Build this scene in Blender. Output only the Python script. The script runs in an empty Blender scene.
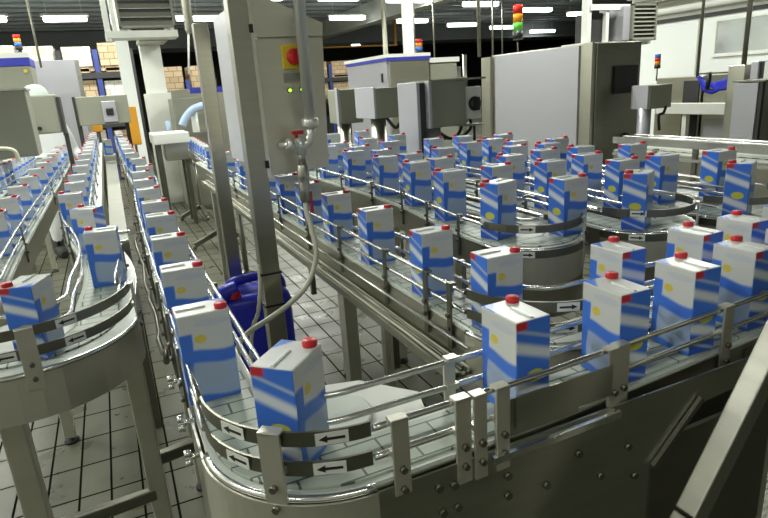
import bpy, bmesh, math, random
from mathutils import Vector, Matrix, Euler
random.seed(4)
SC = bpy.context.scene
COL = SC.collection
PI = math.pi
R = math.radians

# ------------------------------------------------------------------ materials
MAT = {}
def base_mat(name, col, rough=.5, metal=0., spec=.5):
    m = bpy.data.materials.new(name); m.use_nodes = True
    b = m.node_tree.nodes['Principled BSDF']
    b.inputs['Base Color'].default_value = (*col, 1)
    b.inputs['Roughness'].default_value = rough
    b.inputs['Metallic'].default_value = metal
    b.inputs['Specular IOR Level'].default_value = spec
    MAT[name] = m
    return m, b, m.node_tree

def noisy(name, col, rough=.5, metal=0., amp=.12, scale=(8, 8, 8), rvar=.12, spec=.5, bump=0.):
    """paint, plastic or metal with procedural wear: noise drives tint and roughness"""
    m, b, nt = base_mat(name, col, rough, metal, spec)
    N, L = nt.nodes, nt.links
    tc = N.new('ShaderNodeTexCoord'); mp = N.new('ShaderNodeMapping'); mp.inputs['Scale'].default_value = scale
    no = N.new('ShaderNodeTexNoise'); no.inputs['Scale'].default_value = 1.; no.inputs['Detail'].default_value = 3
    L.new(tc.outputs['Object'], mp.inputs['Vector']); L.new(mp.outputs['Vector'], no.inputs['Vector'])
    mx = N.new('ShaderNodeMix'); mx.data_type = 'RGBA'
    mx.inputs['A'].default_value = (*[c * (1 - amp) for c in col], 1)
    mx.inputs['B'].default_value = (*[min(1, c * (1 + amp)) for c in col], 1)
    L.new(no.outputs['Fac'], mx.inputs['Factor']); L.new(mx.outputs['Result'], b.inputs['Base Color'])
    mr = N.new('ShaderNodeMapRange'); mr.inputs['To Min'].default_value = max(.03, rough - rvar); mr.inputs['To Max'].default_value = min(1, rough + rvar)
    L.new(no.outputs['Fac'], mr.inputs['Value']); L.new(mr.outputs['Result'], b.inputs['Roughness'])
    if bump:
        bp = N.new('ShaderNodeBump'); bp.inputs['Strength'].default_value = bump; bp.inputs['Distance'].default_value = .002
        L.new(no.outputs['Fac'], bp.inputs['Height']); L.new(bp.outputs['Normal'], b.inputs['Normal'])
    return m

noisy('steel', (.47, .46, .40), .32, 1., .10, (6, 6, 60), .08)            # brushed stainless sheet
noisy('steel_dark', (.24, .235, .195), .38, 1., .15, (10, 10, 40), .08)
noisy('steel_bright', (.78, .78, .75), .22, 1., .06, (20, 20, 20), .06)   # polished tube
noisy('cabinet', (.50, .49, .41), .34, .95, .05, (3, 3, 30), .06)        # satin sheet metal enclosures
noisy('cabinet_pale', (.45, .45, .49), .38, .35, .03, (3, 3, 10), .05)  # left-facing cabinet sides: light from the left put in colour; also pale housings
noisy('cabinet_side_lit', (.66, .66, .70), .35, .35, .03, (3, 3, 10), .05)  # control cabinet's left panel, brighter: its side light is in the colour
noisy('steel_pipe', (.78, .78, .74), .30, .6, .05, (20, 20, 20), .06)
noisy('steel_satin', (.68, .66, .57), .38, .8, .06, (4, 4, 40), .06)
noisy('grey_paint', (.27, .275, .22), .45, .1, .06)
noisy('white_paint', (.78, .79, .74), .5, 0, .05)
noisy('white_gloss', (.82, .85, .83), .18, 0, .03, (2, 2, 2), .05)
noisy('blue_band', (.035, .045, .42), .4, 0, .06)
noisy('blue_plastic', (.025, .035, .62), .33, 0, .08)
noisy('black_plastic', (.018, .018, .018), .4, 0, .1)
noisy('rubber', (.03, .03, .028), .7, 0, .1)
noisy('red_plastic', (.55, .015, .02), .35, 0, .05)
noisy('cap_red', (.62, .02, .03), .35, 0, .05)
noisy('yellow_plastic', (.72, .55, .03), .4, 0, .06)
noisy('orange_paint', (.72, .33, .02), .5, 0, .1)
noisy('hose', (.66, .66, .52), .4, 0, .08)
noisy('wear_strip', (.62, .66, .60), .38, 0, .05)
noisy('plate_white', (.70, .72, .66), .4, 0, .05, (9, 9, 9))
noisy('skin', (.62, .42, .33), .55, 0, .05)
noisy('coat', (.80, .82, .82), .8, 0, .04)
noisy('hairnet', (.62, .70, .66), .8, 0, .06)
noisy('pale_blue', (.45, .58, .80), .5, 0, .08)
noisy('rack_blue', (.03, .05, .22), .5, 0, .1)
noisy('rack_dark', (.03, .03, .03), .6, 0, .1)
noisy('lens_red', (.75, .03, .02), .25, 0, .03)
noisy('lens_amber', (.85, .35, .02), .25, 0, .03)
noisy('lens_green', (.15, .62, .08), .25, 0, .03)
noisy('lens_blue', (.08, .22, .75), .25, 0, .03)
noisy('concrete_wall', (.55, .55, .47), .8, 0, .1, (.6, .6, .6))
noisy('deck', (.22, .235, .24), .6, .2, .12, (.4, .4, .4))
noisy('deck_rib', (.48, .51, .53), .55, .2, .1, (.4, .4, .4))
noisy('beam_white', (.62, .63, .58), .6, 0, .06, (.5, .5, .5))
noisy('louvre', (.24, .245, .20), .5, .3, .08)
noisy('glass_wall', (.60, .64, .64), .06, .8, .05)

def emit(name, col, s):
    m, b, nt = base_mat(name, col, .4)
    b.inputs['Emission Color'].default_value = (*col, 1); b.inputs['Emission Strength'].default_value = s
    return m
emit('lamp_tube', (.93, 1., .97), 9.)
emit('led_green', (.45, .9, .05), 2.2)

def floor_mat():
    m, b, nt = base_mat('quarry_tiles', (.3, .3, .25), .4)
    N, L = nt.nodes, nt.links
    tc = N.new('ShaderNodeTexCoord'); mp = N.new('ShaderNodeMapping'); mp.inputs['Location'].default_value = (.005, .015, 0)
    L.new(tc.outputs['Object'], mp.inputs['Vector'])
    br = N.new('ShaderNodeTexBrick'); br.offset = 0.; br.squash = 1.
    br.inputs['Scale'].default_value = 1.; br.inputs['Brick Width'].default_value = .125; br.inputs['Row Height'].default_value = .25
    br.inputs['Mortar Size'].default_value = .0055; br.inputs['Mortar Smooth'].default_value = .25
    br.inputs['Color1'].default_value = (.105, .107, .078, 1); br.inputs['Color2'].default_value = (.13, .132, .096, 1); br.inputs['Mortar'].default_value = (.009, .009, .006, 1)
    L.new(mp.outputs['Vector'], br.inputs['Vector'])
    no = N.new('ShaderNodeTexNoise'); no.inputs['Scale'].default_value = 5.; no.inputs['Detail'].default_value = 4; L.new(tc.outputs['Object'], no.inputs['Vector'])
    mx = N.new('ShaderNodeMix'); mx.data_type = 'RGBA'; mx.blend_type = 'MULTIPLY'; mx.inputs['Factor'].default_value = .5
    cr = N.new('ShaderNodeValToRGB'); cr.color_ramp.elements[0].position = .3; cr.color_ramp.elements[0].color = (.55, .55, .5, 1); cr.color_ramp.elements[1].position = .7
    L.new(no.outputs['Fac'], cr.inputs['Fac']); L.new(br.outputs['Color'], mx.inputs['A']); L.new(cr.outputs['Color'], mx.inputs['B'])
    L.new(mx.outputs['Result'], b.inputs['Base Color'])
    mr = N.new('ShaderNodeMapRange'); mr.inputs['To Min'].default_value = .10; mr.inputs['To Max'].default_value = .55
    L.new(no.outputs['Fac'], mr.inputs['Value'])
    ma = N.new('ShaderNodeMath'); ma.operation = 'MAXIMUM'; L.new(mr.outputs['Result'], ma.inputs[0]); L.new(br.outputs['Fac'], ma.inputs[1]); L.new(ma.outputs[0], b.inputs['Roughness'])
    sl = N.new('ShaderNodeMapRange'); sl.inputs['To Min'].default_value = .30; sl.inputs['To Max'].default_value = .02; L.new(br.outputs['Fac'], sl.inputs['Value']); L.new(sl.outputs['Result'], b.inputs['Specular IOR Level'])
    bp = N.new('ShaderNodeBump'); bp.invert = True; bp.inputs['Strength'].default_value = .5; bp.inputs['Distance'].default_value = .003
    L.new(br.outputs['Fac'], bp.inputs['Height']); L.new(bp.outputs['Normal'], b.inputs['Normal'])
floor_mat()

def belt_mat():
    m, b, nt = base_mat('chain_belt', (.5, .55, .48), .4, 0.)
    N, L = nt.nodes, nt.links
    tc = N.new('ShaderNodeTexCoord'); br = N.new('ShaderNodeTexBrick'); br.offset = .5
    br.inputs['Scale'].default_value = 1.; br.inputs['Brick Width'].default_value = .09; br.inputs['Row Height'].default_value = .038
    br.inputs['Mortar Size'].default_value = .002
    br.inputs['Color1'].default_value = (.46, .52, .44, 1); br.inputs['Color2'].default_value = (.54, .58, .50, 1); br.inputs['Mortar'].default_value = (.10, .13, .10, 1)
    L.new(tc.outputs['Object'], br.inputs['Vector']); L.new(br.outputs['Color'], b.inputs['Base Color'])
belt_mat()

def load_mat(name, c1, c2, gap):
    m, b, nt = base_mat(name, c1, .7)
    N, L = nt.nodes, nt.links
    tc = N.new('ShaderNodeTexCoord'); sx = N.new('ShaderNodeSeparateXYZ'); cx = N.new('ShaderNodeCombineXYZ')
    ad = N.new('ShaderNodeMath'); ad.operation = 'ADD'
    L.new(tc.outputs['Object'], sx.inputs[0]); L.new(sx.outputs['X'], ad.inputs[0]); L.new(sx.outputs['Y'], ad.inputs[1])
    L.new(ad.outputs[0], cx.inputs['X']); L.new(sx.outputs['Z'], cx.inputs['Y'])
    br = N.new('ShaderNodeTexBrick'); br.inputs['Scale'].default_value = 1.; br.inputs['Brick Width'].default_value = .2; br.inputs['Row Height'].default_value = .13
    br.inputs['Mortar Size'].default_value = .007
    br.inputs['Color1'].default_value = (*c1, 1); br.inputs['Color2'].default_value = (*c2, 1); br.inputs['Mortar'].default_value = (*gap, 1)
    L.new(cx.outputs[0], br.inputs['Vector']); L.new(br.outputs['Color'], b.inputs['Base Color'])
load_mat('boxes_brown', (.42, .30, .17), (.55, .42, .27), (.16, .11, .07))
load_mat('boxes_pale', (.60, .55, .44), (.82, .80, .75), (.42, .38, .31))

def carton_mat():
    """print of the carton in object coordinates: wide faces, narrow faces and the top"""
    m, b, nt = base_mat('carton_print', (.8, .8, .8), .30)
    N, L = nt.nodes, nt.links
    def val(x):
        return x
    def mth(op, a, c=None, d=None):
        n = N.new('ShaderNodeMath'); n.operation = op
        for i, x in enumerate((a, c, d)):
            if x is None: continue
            if isinstance(x, (int, float)): n.inputs[i].default_value = x
            else: L.new(x, n.inputs[i])
        return n.outputs[0]
    def step(x, e, w=.006): # smooth 0->1 at e
        n = N.new('ShaderNodeMapRange'); n.interpolation_type = 'SMOOTHSTEP'
        L.new(x, n.inputs['Value']); n.inputs['From Min'].default_value = e - w; n.inputs['From Max'].default_value = e + w
        return n.outputs['Result']
    def band(x, lo, hi, w=.006): return mth('MULTIPLY', step(x, lo, w), mth('SUBTRACT', 1., step(x, hi, w)))
    def mix(f, a, c):
        n = N.new('ShaderNodeMix'); n.data_type = 'RGBA'; L.new(f, n.inputs['Factor'])
        for k, x in (('A', a), ('B', c)):
            if isinstance(x, tuple): n.inputs[k].default_value = (*x, 1)
            else: L.new(x, n.inputs[k])
        return n.outputs['Result']
    def spot(x, z, cx, cz, rx, rz):
        p = mth('POWER', mth('DIVIDE', mth('SUBTRACT', x, cx), rx), 2.); q = mth('POWER', mth('DIVIDE', mth('SUBTRACT', z, cz), rz), 2.)
        return mth('SUBTRACT', 1., step(mth('ADD', p, q), 1., .2))
    tc = N.new('ShaderNodeTexCoord'); sp = N.new('ShaderNodeSeparateXYZ'); L.new(tc.outputs['Object'], sp.inputs[0])
    ge = N.new('ShaderNodeSeparateXYZ'); L.new(tc.outputs['Normal'], ge.inputs[0])
    X, Y, Z = sp.outputs; NX, NY, NZ = ge.outputs
    sy = mth('SIGN', NY); sx = mth('SIGN', NX)
    u = mth('MULTIPLY', X, mth('MULTIPLY', sy, -1.))        # to the right, seen from outside, on the wide faces
    w = mth('MULTIPLY', Y, sx)                              # the same on the narrow faces
    BL, DB, WH, PA, YE, RE = (.055, .19, .74), (.04, .12, .60), (.64, .65, .64), (.38, .48, .70), (.72, .58, .10), (.58, .03, .04)
    # wide face
    zw = mth('ADD', Z, mth('MULTIPLY', mth('SINE', mth('MULTIPLY', u, 55.)), .004))
    c = mix(step(zw, .012, .004), BL, PA)
    c = mix(mth('MULTIPLY', spot(u, Z, .006, .048, .026, .020), .75), c, (.38, .47, .62))
    c = mix(step(zw, .074, .004), c, BL)
    c = mix(step(zw, .098, .004), c, WH)
    c = mix(spot(u, Z, -.010, .120, .010, .008), c, YE)
    c = mix(mth('MULTIPLY', spot(u, Z, .012, .147, .030, .007), .12), c, BL)
    c = mix(mth('MULTIPLY', mth('SUBTRACT', 1., step(mth('ADD', u, mth('MULTIPLY', mth('SINE', mth('MULTIPLY', Z, 38.)), .004)), -.027, .002)), mth('SUBTRACT', 1., step(Z, .132, .003))), c, BL)
    wide = c
    # narrow face
    zs = mth('ADD', Z, mth('MULTIPLY', w, .35))
    c = mix(step(zs, .030, .01), DB, BL)
    c = mix(band(zs, .036, .056), c, (.72, .76, .80))
    c = mix(band(zs, .012, .018, .003), c, PA)
    c = mix(band(zs, .104, .122), c, (.72, .76, .84))
    c = mix(spot(w, Z, .004, .070, .017, .011), c, (.60, .60, .08))
    c = mix(band(zs, .138, .144, .003), c, PA)
    c = mix(mth('MULTIPLY', mth('SUBTRACT', 1., step(w, -.012, .004)), step(Z, .151, .003)), c, RE)
    narrow = c
    # top
    c = mix(step(mth('ADD', mth('MULTIPLY', X, .75), Y), .040, .004), WH, BL)
    top = c
    col = mix(step(mth('ABSOLUTE', NX), .7, .05), wide, narrow)
    col = mix(step(NZ, .7, .05), col, top)
    L.new(col, b.inputs['Base Color'])
carton_mat()

# ------------------------------------------------------------------ mesh builder
class MB:
    def __init__(s): s.bm = bmesh.new()
    def face_box(s, x0, y0, z0, x1, y1, z1, M=None, bev=0.):
        b = bmesh.new()
        bmesh.ops.create_cube(b, size=1.)
        for v in b.verts:
            v.co = Vector((x0 + (v.co.x + .5) * (x1 - x0), y0 + (v.co.y + .5) * (y1 - y0), z0 + (v.co.z + .5) * (z1 - z0)))
        if bev: bmesh.ops.bevel(b, geom=b.edges[:] , offset=bev, segments=2, affect='EDGES', profile=.5)
        if M: bmesh.ops.transform(b, matrix=M, verts=b.verts)
        s.merge(b); return s
    box = face_box
    def cbox(s, c, d, rz=0., bev=0., M=None):
        m = Matrix.Translation(Vector(c)) @ Matrix.Rotation(rz, 4, 'Z')
        if M: m = M @ m
        return s.box(-d[0] / 2, -d[1] / 2, -d[2] / 2, d[0] / 2, d[1] / 2, d[2] / 2, m, bev)
    def merge(s, b):
        me = bpy.data.meshes.new('tmp'); b.to_mesh(me); b.free(); s.bm.from_mesh(me); bpy.data.meshes.remove(me)
    def bar(s, a, c, w, h=None, bev=0.):
        a, c = Vector(a), Vector(c); d = c - a; h = h or w
        q = d.to_track_quat('Z', 'Y').to_matrix().to_4x4()
        return s.box(-w / 2, -h / 2, 0, w / 2, h / 2, d.length, Matrix.Translation(a) @ q, bev)
    def tube(s, pts, r, n=8, cap=True):
        pts = [Vector(p) for p in pts]; rings = []
        up = None
        for i, p in enumerate(pts):
            t = ((pts[min(i + 1, len(pts) - 1)] - pts[max(i - 1, 0)])).normalized()
            if up is None:
                up = Vector((0, 0, 1)) if abs(t.z) < .9 else Vector((1, 0, 0))
            e1 = t.cross(up)
            if e1.length < 1e-4: e1 = t.cross(Vector((1, 0, 0)))
            e1.normalize(); e2 = e1.cross(t).normalized(); up = e2
            rr = r[i] if isinstance(r, (list, tuple)) else r
            rings.append([s.bm.verts.new(p + (e1 * math.cos(2 * PI * k / n) + e2 * math.sin(2 * PI * k / n)) * rr) for k in range(n)])
        for a, b in zip(rings, rings[1:]):
            for k in range(n): s.bm.faces.new((a[k], a[(k + 1) % n], b[(k + 1) % n], b[k])).smooth = True
        if cap: s.bm.faces.new(rings[0][::-1]); s.bm.faces.new(rings[-1])
        return s
    def lathe(s, prof, c=(0, 0, 0), n=20, M=None):
        rings = []
        for r, z in prof:
            vs = []
            for k in range(n):
                p = Vector((r * math.cos(2 * PI * k / n), r * math.sin(2 * PI * k / n), z))
                if M: p = M @ p
                vs.append(s.bm.verts.new(p + Vector(c)))
            rings.append(vs)
        for a, b in zip(rings, rings[1:]):
            for k in range(n): s.bm.faces.new((a[k], a[(k + 1) % n], b[(k + 1) % n], b[k])).smooth = True
        s.bm.faces.new(rings[0][::-1]); s.bm.faces.new(rings[-1])
        return s
    def prism(s, poly, axis, lo, hi):
        """poly in the two other axes, extruded along axis"""
        def P(a, b, t): return {'x': (t, a, b), 'y': (a, t, b), 'z': (a, b, t)}[axis]
        A = [s.bm.verts.new(P(a, b, lo)) for a, b in poly]; B = [s.bm.verts.new(P(a, b, hi)) for a, b in poly]
        n = len(poly)
        fs = [s.bm.faces.new(A[::-1]), s.bm.faces.new(B)]
        for k in range(n): fs.append(s.bm.faces.new((A[k], A[(k + 1) % n], B[(k + 1) % n], B[k])))
        bmesh.ops.recalc_face_normals(s.bm, faces=fs)
        return s
    def sweep(s, path, prof):
        """closed profile (lateral to the right, height) swept along a level path"""
        n = len(path); rings = []
        for i in range(n):
            a = Vector(path[max(i - 1, 0)]); b = Vector(path[min(i + 1, n - 1)])
            t = (b - a); t.normalize(); r = Vector((t.y, -t.x))
            p = Vector(path[i])
            rings.append([s.bm.verts.new((p.x + r.x * l, p.y + r.y * l, z)) for l, z in prof])
        m = len(prof); fs = []
        for a, b in zip(rings, rings[1:]):
            for k in range(m): fs.append(s.bm.faces.new((a[k], a[(k + 1) % m], b[(k + 1) % m], b[k])))
        fs.append(s.bm.faces.new(rings[0][::-1])); fs.append(s.bm.faces.new(rings[-1]))
        bmesh.ops.recalc_face_normals(s.bm, faces=fs)
        return s
    def rsweep(s, path, lat, z, r, n=8):
        prof = [(lat + r * math.cos(2 * PI * k / n), z + r * math.sin(2 * PI * k / n)) for k in range(n)]
        s.sweep(path, prof)
        for f in s.bm.faces:
            if len(f.verts) == 4: f.smooth = True
        return s

def root_of(o):
    while o.parent: o = o.parent
    return o
def part(name, mb, mat, parent=None, label=None, rel=False):
    """link what mb holds as ONE mesh object; mesh given in world space unless rel"""
    me = bpy.data.meshes.new(name)
    bm = mb.bm
    if parent and not rel:
        l = root_of(parent).location
        for v in bm.verts: v.co -= l
    bm.to_mesh(me); bm.free()
    mats = mat if isinstance(mat, (list, tuple)) else [mat]
    for m in mats: me.materials.append(MAT[m])
    o = bpy.data.objects.new(name, me); COL.objects.link(o)
    if parent: o.parent = parent
    if label: o['label'] = label
    return o
def thing(name, label, cat, loc=(0, 0, 0), group=None):
    o = bpy.data.objects.new(name, None); o.empty_display_size = .1; COL.objects.link(o); o.location = loc
    o['label'] = label; o['category'] = cat
    if group: o['group'] = group
    return o
def tag(o, label, cat, group=None, kind=None):
    o['label'] = label; o['category'] = cat
    if group: o['group'] = group
    if kind: o['kind'] = kind
    return o
def solo(name, mb, mat, loc, label, cat, group=None):
    me = bpy.data.meshes.new(name)
    for v in mb.bm.verts: v.co -= Vector(loc)
    mb.bm.to_mesh(me); mb.bm.free(); me.materials.append(MAT[mat])
    o = bpy.data.objects.new(name, me); o.location = loc; COL.objects.link(o)
    return tag(o, label, cat, group)
def structure(name, mb, mat):
    o = part(name, mb, mat); o['kind'] = 'structure'; return o

ORD = ['nearest', 'second', 'third', 'fourth', 'fifth', 'sixth', 'seventh', 'eighth', 'ninth', 'tenth', 'eleventh', 'twelfth', 'thirteenth',
       'fourteenth', 'fifteenth', 'sixteenth', 'seventeenth', 'eighteenth', 'nineteenth', 'twentieth']

# ------------------------------------------------------------------ setting
X0, X1, Y0, Y1, ZC = -4.5, 36., -4., 38., 4.2
fl = structure('floor', MB().box(X0, Y0, -.1, X1, Y1, 0), 'quarry_tiles')
structure('ceiling', MB().box(X0, Y0, ZC + .12, X1, Y1, ZC + .25), 'deck')
structure('wall_left', MB().box(X0 - .15, Y0, 0, X0, Y1, ZC + .12), 'white_paint')
structure('wall_front', MB().box(X0, Y0 - .15, 0, X1, Y0, ZC + .12), 'concrete_wall')
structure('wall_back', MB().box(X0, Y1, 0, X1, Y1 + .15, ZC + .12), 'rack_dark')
structure('wall_right', MB().box(X1, Y0, 0, X1 + .15, Y1, ZC + .12), 'concrete_wall')
m = MB()
y = -3.5
while y < Y1:
    m.box(X0, y, ZC + .04, X1, y + .28, ZC + .12); y += .95
structure('trim_1', m, 'deck_rib')             # purlins under the roof deck
structure('trim_2', MB().box(8.35, 2., 3.62, 8.75, Y1, ZC + .04), 'beam_white')
structure('trim_3', MB().box(X0, 25.5, 3.55, 34, 25.8, ZC + .04), 'deck')
# cold room block to the right: glossy white panels with a dark joint, pale band above and an end window
structure('wall_cold_room', MB().box(9., -3.5, 0, 9.12, 8.4, 2.34).box(9., 8.28, 0, 13., 8.4, 2.34), 'white_gloss')
structure('trim_4', MB().box(8.97, -3.5, 2.34, 9.14, 8.42, 2.40), 'rack_dark')
structure('trim_5', MB().box(8.99, -3.5, 2.40, 9.13, 8.41, 3.0), 'white_paint')
for k, yy in enumerate((5.1, 7.0)):
    structure('trim_%d' % (6 + k), MB().box(8.985, yy, .4, 9.0, yy + .02, 2.34), 'concrete_wall')
wf = structure('window_1', MB().box(8.96, 5.55, 1.72, 9., 6.72, 1.77).box(8.96, 5.55, 2.25, 9., 6.72, 2.30).box(8.96, 5.55, 1.77, 9., 5.6, 2.25).box(8.96, 6.67, 1.77, 9., 6.72, 2.25), 'white_paint')
wp = part('pane', MB().box(8.975, 5.6, 1.77, 8.995, 6.67, 2.25), 'glass_wall', wf)
# pillars
structure('pillar_1', MB().box(.66, 10., 0, .95, 10.3, ZC + .04).box(.62, 9.96, 0, .99, 10.34, 1.72), 'white_paint')
structure('pillar_2', MB().box(.40, 12.2, 0, .62, 12.42, ZC + .04), 'white_gloss')
structure('pillar_3', MB().box(5.19, 10., 0, 5.34, 10.15, ZC + .04), 'white_gloss')
# pipes along the top of the cold room
for k, (zz, r, xx) in enumerate(((2.52, .05, 8.86), (2.68, .06, 8.82), (2.84, .045, 8.88))):
    t = thing('overhead_pipe', ('lowest', 'middle and thickest', 'highest')[k] + ' pale pipe running along the top of the white wall', 'pipe', (xx, 2.5, zz), 'pipes along the white wall')
    part('pipe', MB().tube([(xx, -3.4, zz), (xx, 8.4, zz)], r, 12), ('white_paint', 'cabinet', 'white_paint')[k], t)
    for yy in (-2., 1., 4., 7.): part('wall_clamp', MB().box(xx, yy, zz - .012, 9., yy + .03, zz + .012), 'steel', t)

# ------------------------------------------------------------------ lamps
def lamp(x, y, label, ln=1.3, power=55., z=3.95):
    t = thing('fluorescent_lamp', label, 'lamp', (x, y, z), 'fluorescent ceiling lamps')
    part('housing', MB().box(x - ln / 2 - .05, y - .09, z - .015, x + ln / 2 + .05, y + .09, z + .04), 'white_paint', t)
    part('tube', MB().box(x - ln / 2, y - .09, z - .14, x + ln / 2, y + .09, z - .015, bev=.035), 'lamp_tube', t)
    for sx in (-1, 1): part('hanger', MB().box(x + sx * ln * .4 - .008, y - .008, z + .04, x + sx * ln * .4 + .008, y + .008, ZC + .121), 'white_paint', t)
    la = bpy.data.lights.new('lamp_light', 'AREA'); la.shape = 'RECTANGLE'; la.size = ln; la.size_y = .14; la.energy = power; la.color = (.985, 1., .90)
    lo = bpy.data.objects.new('lamp_light', la); COL.objects.link(lo); lo.location = (0, 0, -.155); lo.parent = t
vis = [(-2.35, 17.69, 'leftmost bright ceiling tube lamp, cut by the left edge', 1.2), (-.47, 17.78, 'bright ceiling tube lamp above the pale stacked pallets at left', 1.0),
       (3.2, 18.1, 'ceiling tube lamp showing just left of the big steel control cabinet', .95), (3.95, 14.4, 'ceiling tube lamp peeking over the roof of the control cabinet', .6),
       (5.7, 14.5, 'ceiling tube lamp at the top edge right of the hanging water pipe', 1.03), (7.47, 18.36, 'ceiling tube lamp beside the sloped roof, left of the hanging rods', 1.18),
       (7.7, 14.78, 'ceiling tube lamp at the top edge over the long white beam', 1.1), (10.39, 19.5, 'ceiling tube lamp crossed by the slim white pillar', 1.2),
       (10.6, 15.58, 'ceiling tube lamp at the top edge left of the stack light', 1.2), (13.46, 21.1, 'ceiling tube lamp low between white pillar and stack light', 1.3),
       (16.4, 22.45, 'ceiling tube lamp just left of the stack light, level with its green lens', 1.28), (13.78, 16.95, 'ceiling tube lamp right of the red lens of the stack light', 1.2),
       (16.65, 18.2, 'short looking ceiling tube lamp left of the right hand fan unit', .8), (20.52, 24.8, 'ceiling tube lamp right of the stack light, low over the largest cabinet', 1.5),
       (13.05, 26.4, 'small round looking ceiling lamp left of the slim white pillar', .5), (12.6, 30.1, 'smallest distant ceiling lamp over the far shelves', .45),
       (2.35, 18.0, 'small ceiling lamp right of the left fan unit', .2)]
for x, y, l, ln in vis: lamp(x, y, l, ln, 60., 3.82)
RWS = (-1.5, 1.5, 5., 9., 13.); CLS = (-3., .2, 3.4, 6.6)
for y in RWS:
    for x in CLS:
        if (y < 2 and x > 0.5) or (y > 0 and y < 2 and x > -2): continue
        lamp(x, y, 'ceiling tube lamp overhead, row %s, %s from the left wall' % (['behind the camera', 'above the camera', 'over the cartons', 'over the far lanes', 'before the racks'][RWS.index(y)], ORD[CLS.index(x)]), 1.35, {-1.5: 16., 1.5: 60.}.get(y, 125.) * (1.3 if x < -2 else 1.))

# ------------------------------------------------------------------ cartons
CW, CD, CH = .090, .066, .165
def carton_mesh():
    b = bmesh.new(); bmesh.ops.create_cube(b, size=1.)
    for v in b.verts: v.co = Vector((v.co.x * CW, v.co.y * CD, (v.co.z + .5) * CH))
    bmesh.ops.bevel(b, geom=b.edges[:], offset=.0025, segments=2, affect='EDGES', profile=.5)
    # the folded seam across the top
    me = bpy.data.meshes.new('drink_carton'); b.to_mesh(me); b.free(); me.materials.append(MAT['carton_print']); return me
def cap_mesh():
    mb = MB().lathe([(.0108, CH - .001), (.0112, CH + .002), (.0112, CH + .0075), (.0100, CH + .009), (.0, CH + .0092)], (CW / 2 - .0125, -CD / 2 + .0125, 0), 16)
    me = bpy.data.meshes.new('cap'); mb.bm.to_mesh(me); mb.bm.free(); me.materials.append(MAT['cap_red']); return me
def seam_mesh():
    mb = MB().box(-CW / 2 + .004, -.003, CH, CW / 2 - .036, .003, CH + .0022).box(-CW / 2 + .004, -.0015, .0022 + CH, CW / 2 - .036, .0015, CH + .003)
    me = bpy.data.meshes.new('top_seam'); mb.bm.to_mesh(me); mb.bm.free(); me.materials.append(MAT['white_gloss']); return me
CM, KM, SM = carton_mesh(), cap_mesh(), seam_mesh()
def carton(x, y, z, rot, label, group):
    o = bpy.data.objects.new('drink_carton', CM); COL.objects.link(o)
    o.location = (x, y, z); o.rotation_euler = (0, 0, rot)
    tag(o, label, 'carton', group)
    c = bpy.data.objects.new('cap', KM); COL.objects.link(c); c.parent = o; c['label'] = 'red screw cap'
    c = bpy.data.objects.new('top_seam', SM); COL.objects.link(c); c.parent = o
    return o
def row(pts, z, rot, where, group):
    n = len(pts)
    for i, p in enumerate(pts):
        r = rot if len(p) < 3 else p[2]
        carton(p[0], p[1], z, r + random.uniform(-.03, .03), '%s drink carton %s' % (ORD[i], where), group)
ZB = 1.085      # belt of the three near conveyors
ZM = 1.15       # belt of the serpentine lanes behind
row([(-.43, 1.76), (-.435, 2.12), (-.437, 2.52), (-.437, 2.90), (-.437, 3.30), (-.433, 3.72), (-.433, 4.185), (-.433, 4.61), (-.428, 5.03), (-.428, 5.45), (-.43, 5.9), (-.43, 6.4)],
    ZB, 0, 'with red cap in the outer left lane of the left conveyor', 'outer row on the left conveyor')
carton(-.215, 1.405, ZB, PI + R(70), 'blue and white carton rounding the curved end of the left conveyor', 'cartons in conveyor curves')
row([(-.07, 1.87, PI - .05), (-.118, 2.33, PI - .5), (-.19, 2.79), (-.19, 3.20), (-.19, 3.56), (-.19, 4.07), (-.19, 4.50), (-.188, 5.03), (-.185, 5.45), (-.185, 5.9), (-.185, 6.35), (-.185, 6.8), (-.185, 7.3), (-.185, 7.8), (-.185, 8.35), (-.185, 8.95)],
    ZB, PI, 'in the inner right lane of the left conveyor', 'inner row on the left conveyor')
row([(.092, 1.01), (.095, 1.31), (.098, 1.645), (.107, 1.99), (.111, 2.28), (.112, 2.66), (.113, 2.996), (.122, 3.365), (.155, 3.65), (.15, 4.18), (.128, 4.71), (.125, 5.2), (.125, 5.7), (.127, 6.3), (.13, 6.9), (.13, 7.5), (.13, 8.1), (.13, 8.7)],
    ZB, 0, 'in the row going up the left aisle from the front corner', 'row running up the aisle')
carton(.172, .742, ZB, R(46), 'blue and white carton rounding the front corner curve above two arrow stickers', 'cartons in conveyor curves')
row([(.531, .698), (.743, .696), (.934, .709), (1.117, .724), (1.30, .735), (1.48, .742), (1.66, .75)], ZB, PI / 2, 'from the left on the straight front conveyor', 'row on the front conveyor')
row([(.925, .868), (1.15, .862), (1.323, .868), (1.5, .872)], ZB, PI / 2, 'from the left in the second row behind the front conveyor', 'second row behind the front conveyor')
row([(.70, .984), (.688, 1.246), (.69, 1.59), (.69, 1.93), (.69, 2.25), (.685, 2.54), (.685, 2.9), (.685, 3.4), (.685, 4.0), (.685, 4.6)], ZB, 0, 'on the centre conveyor above the pipe tray', 'row on the centre conveyor')
row([(1.005, 1.40, PI + .3), (1.02, 1.70), (1.055, 2.0), (1.053, 2.28), (1.045, 2.62), (1.04, 2.98), (1.035, 3.38), (1.03, 3.85), (1.03, 4.4)], ZM, PI, 'in the first lane behind the centre conveyor', 'first lane of the serpentine')
row([(1.186, 1.31), (1.20, 1.68), (1.178, 2.03), (1.175, 2.28), (1.16, 2.54), (1.155, 2.80), (1.15, 3.10), (1.15, 3.5), (1.15, 4.0), (1.15, 4.6)], ZM, 0, 'in the second lane behind the centre conveyor', 'second lane of the serpentine')
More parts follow.
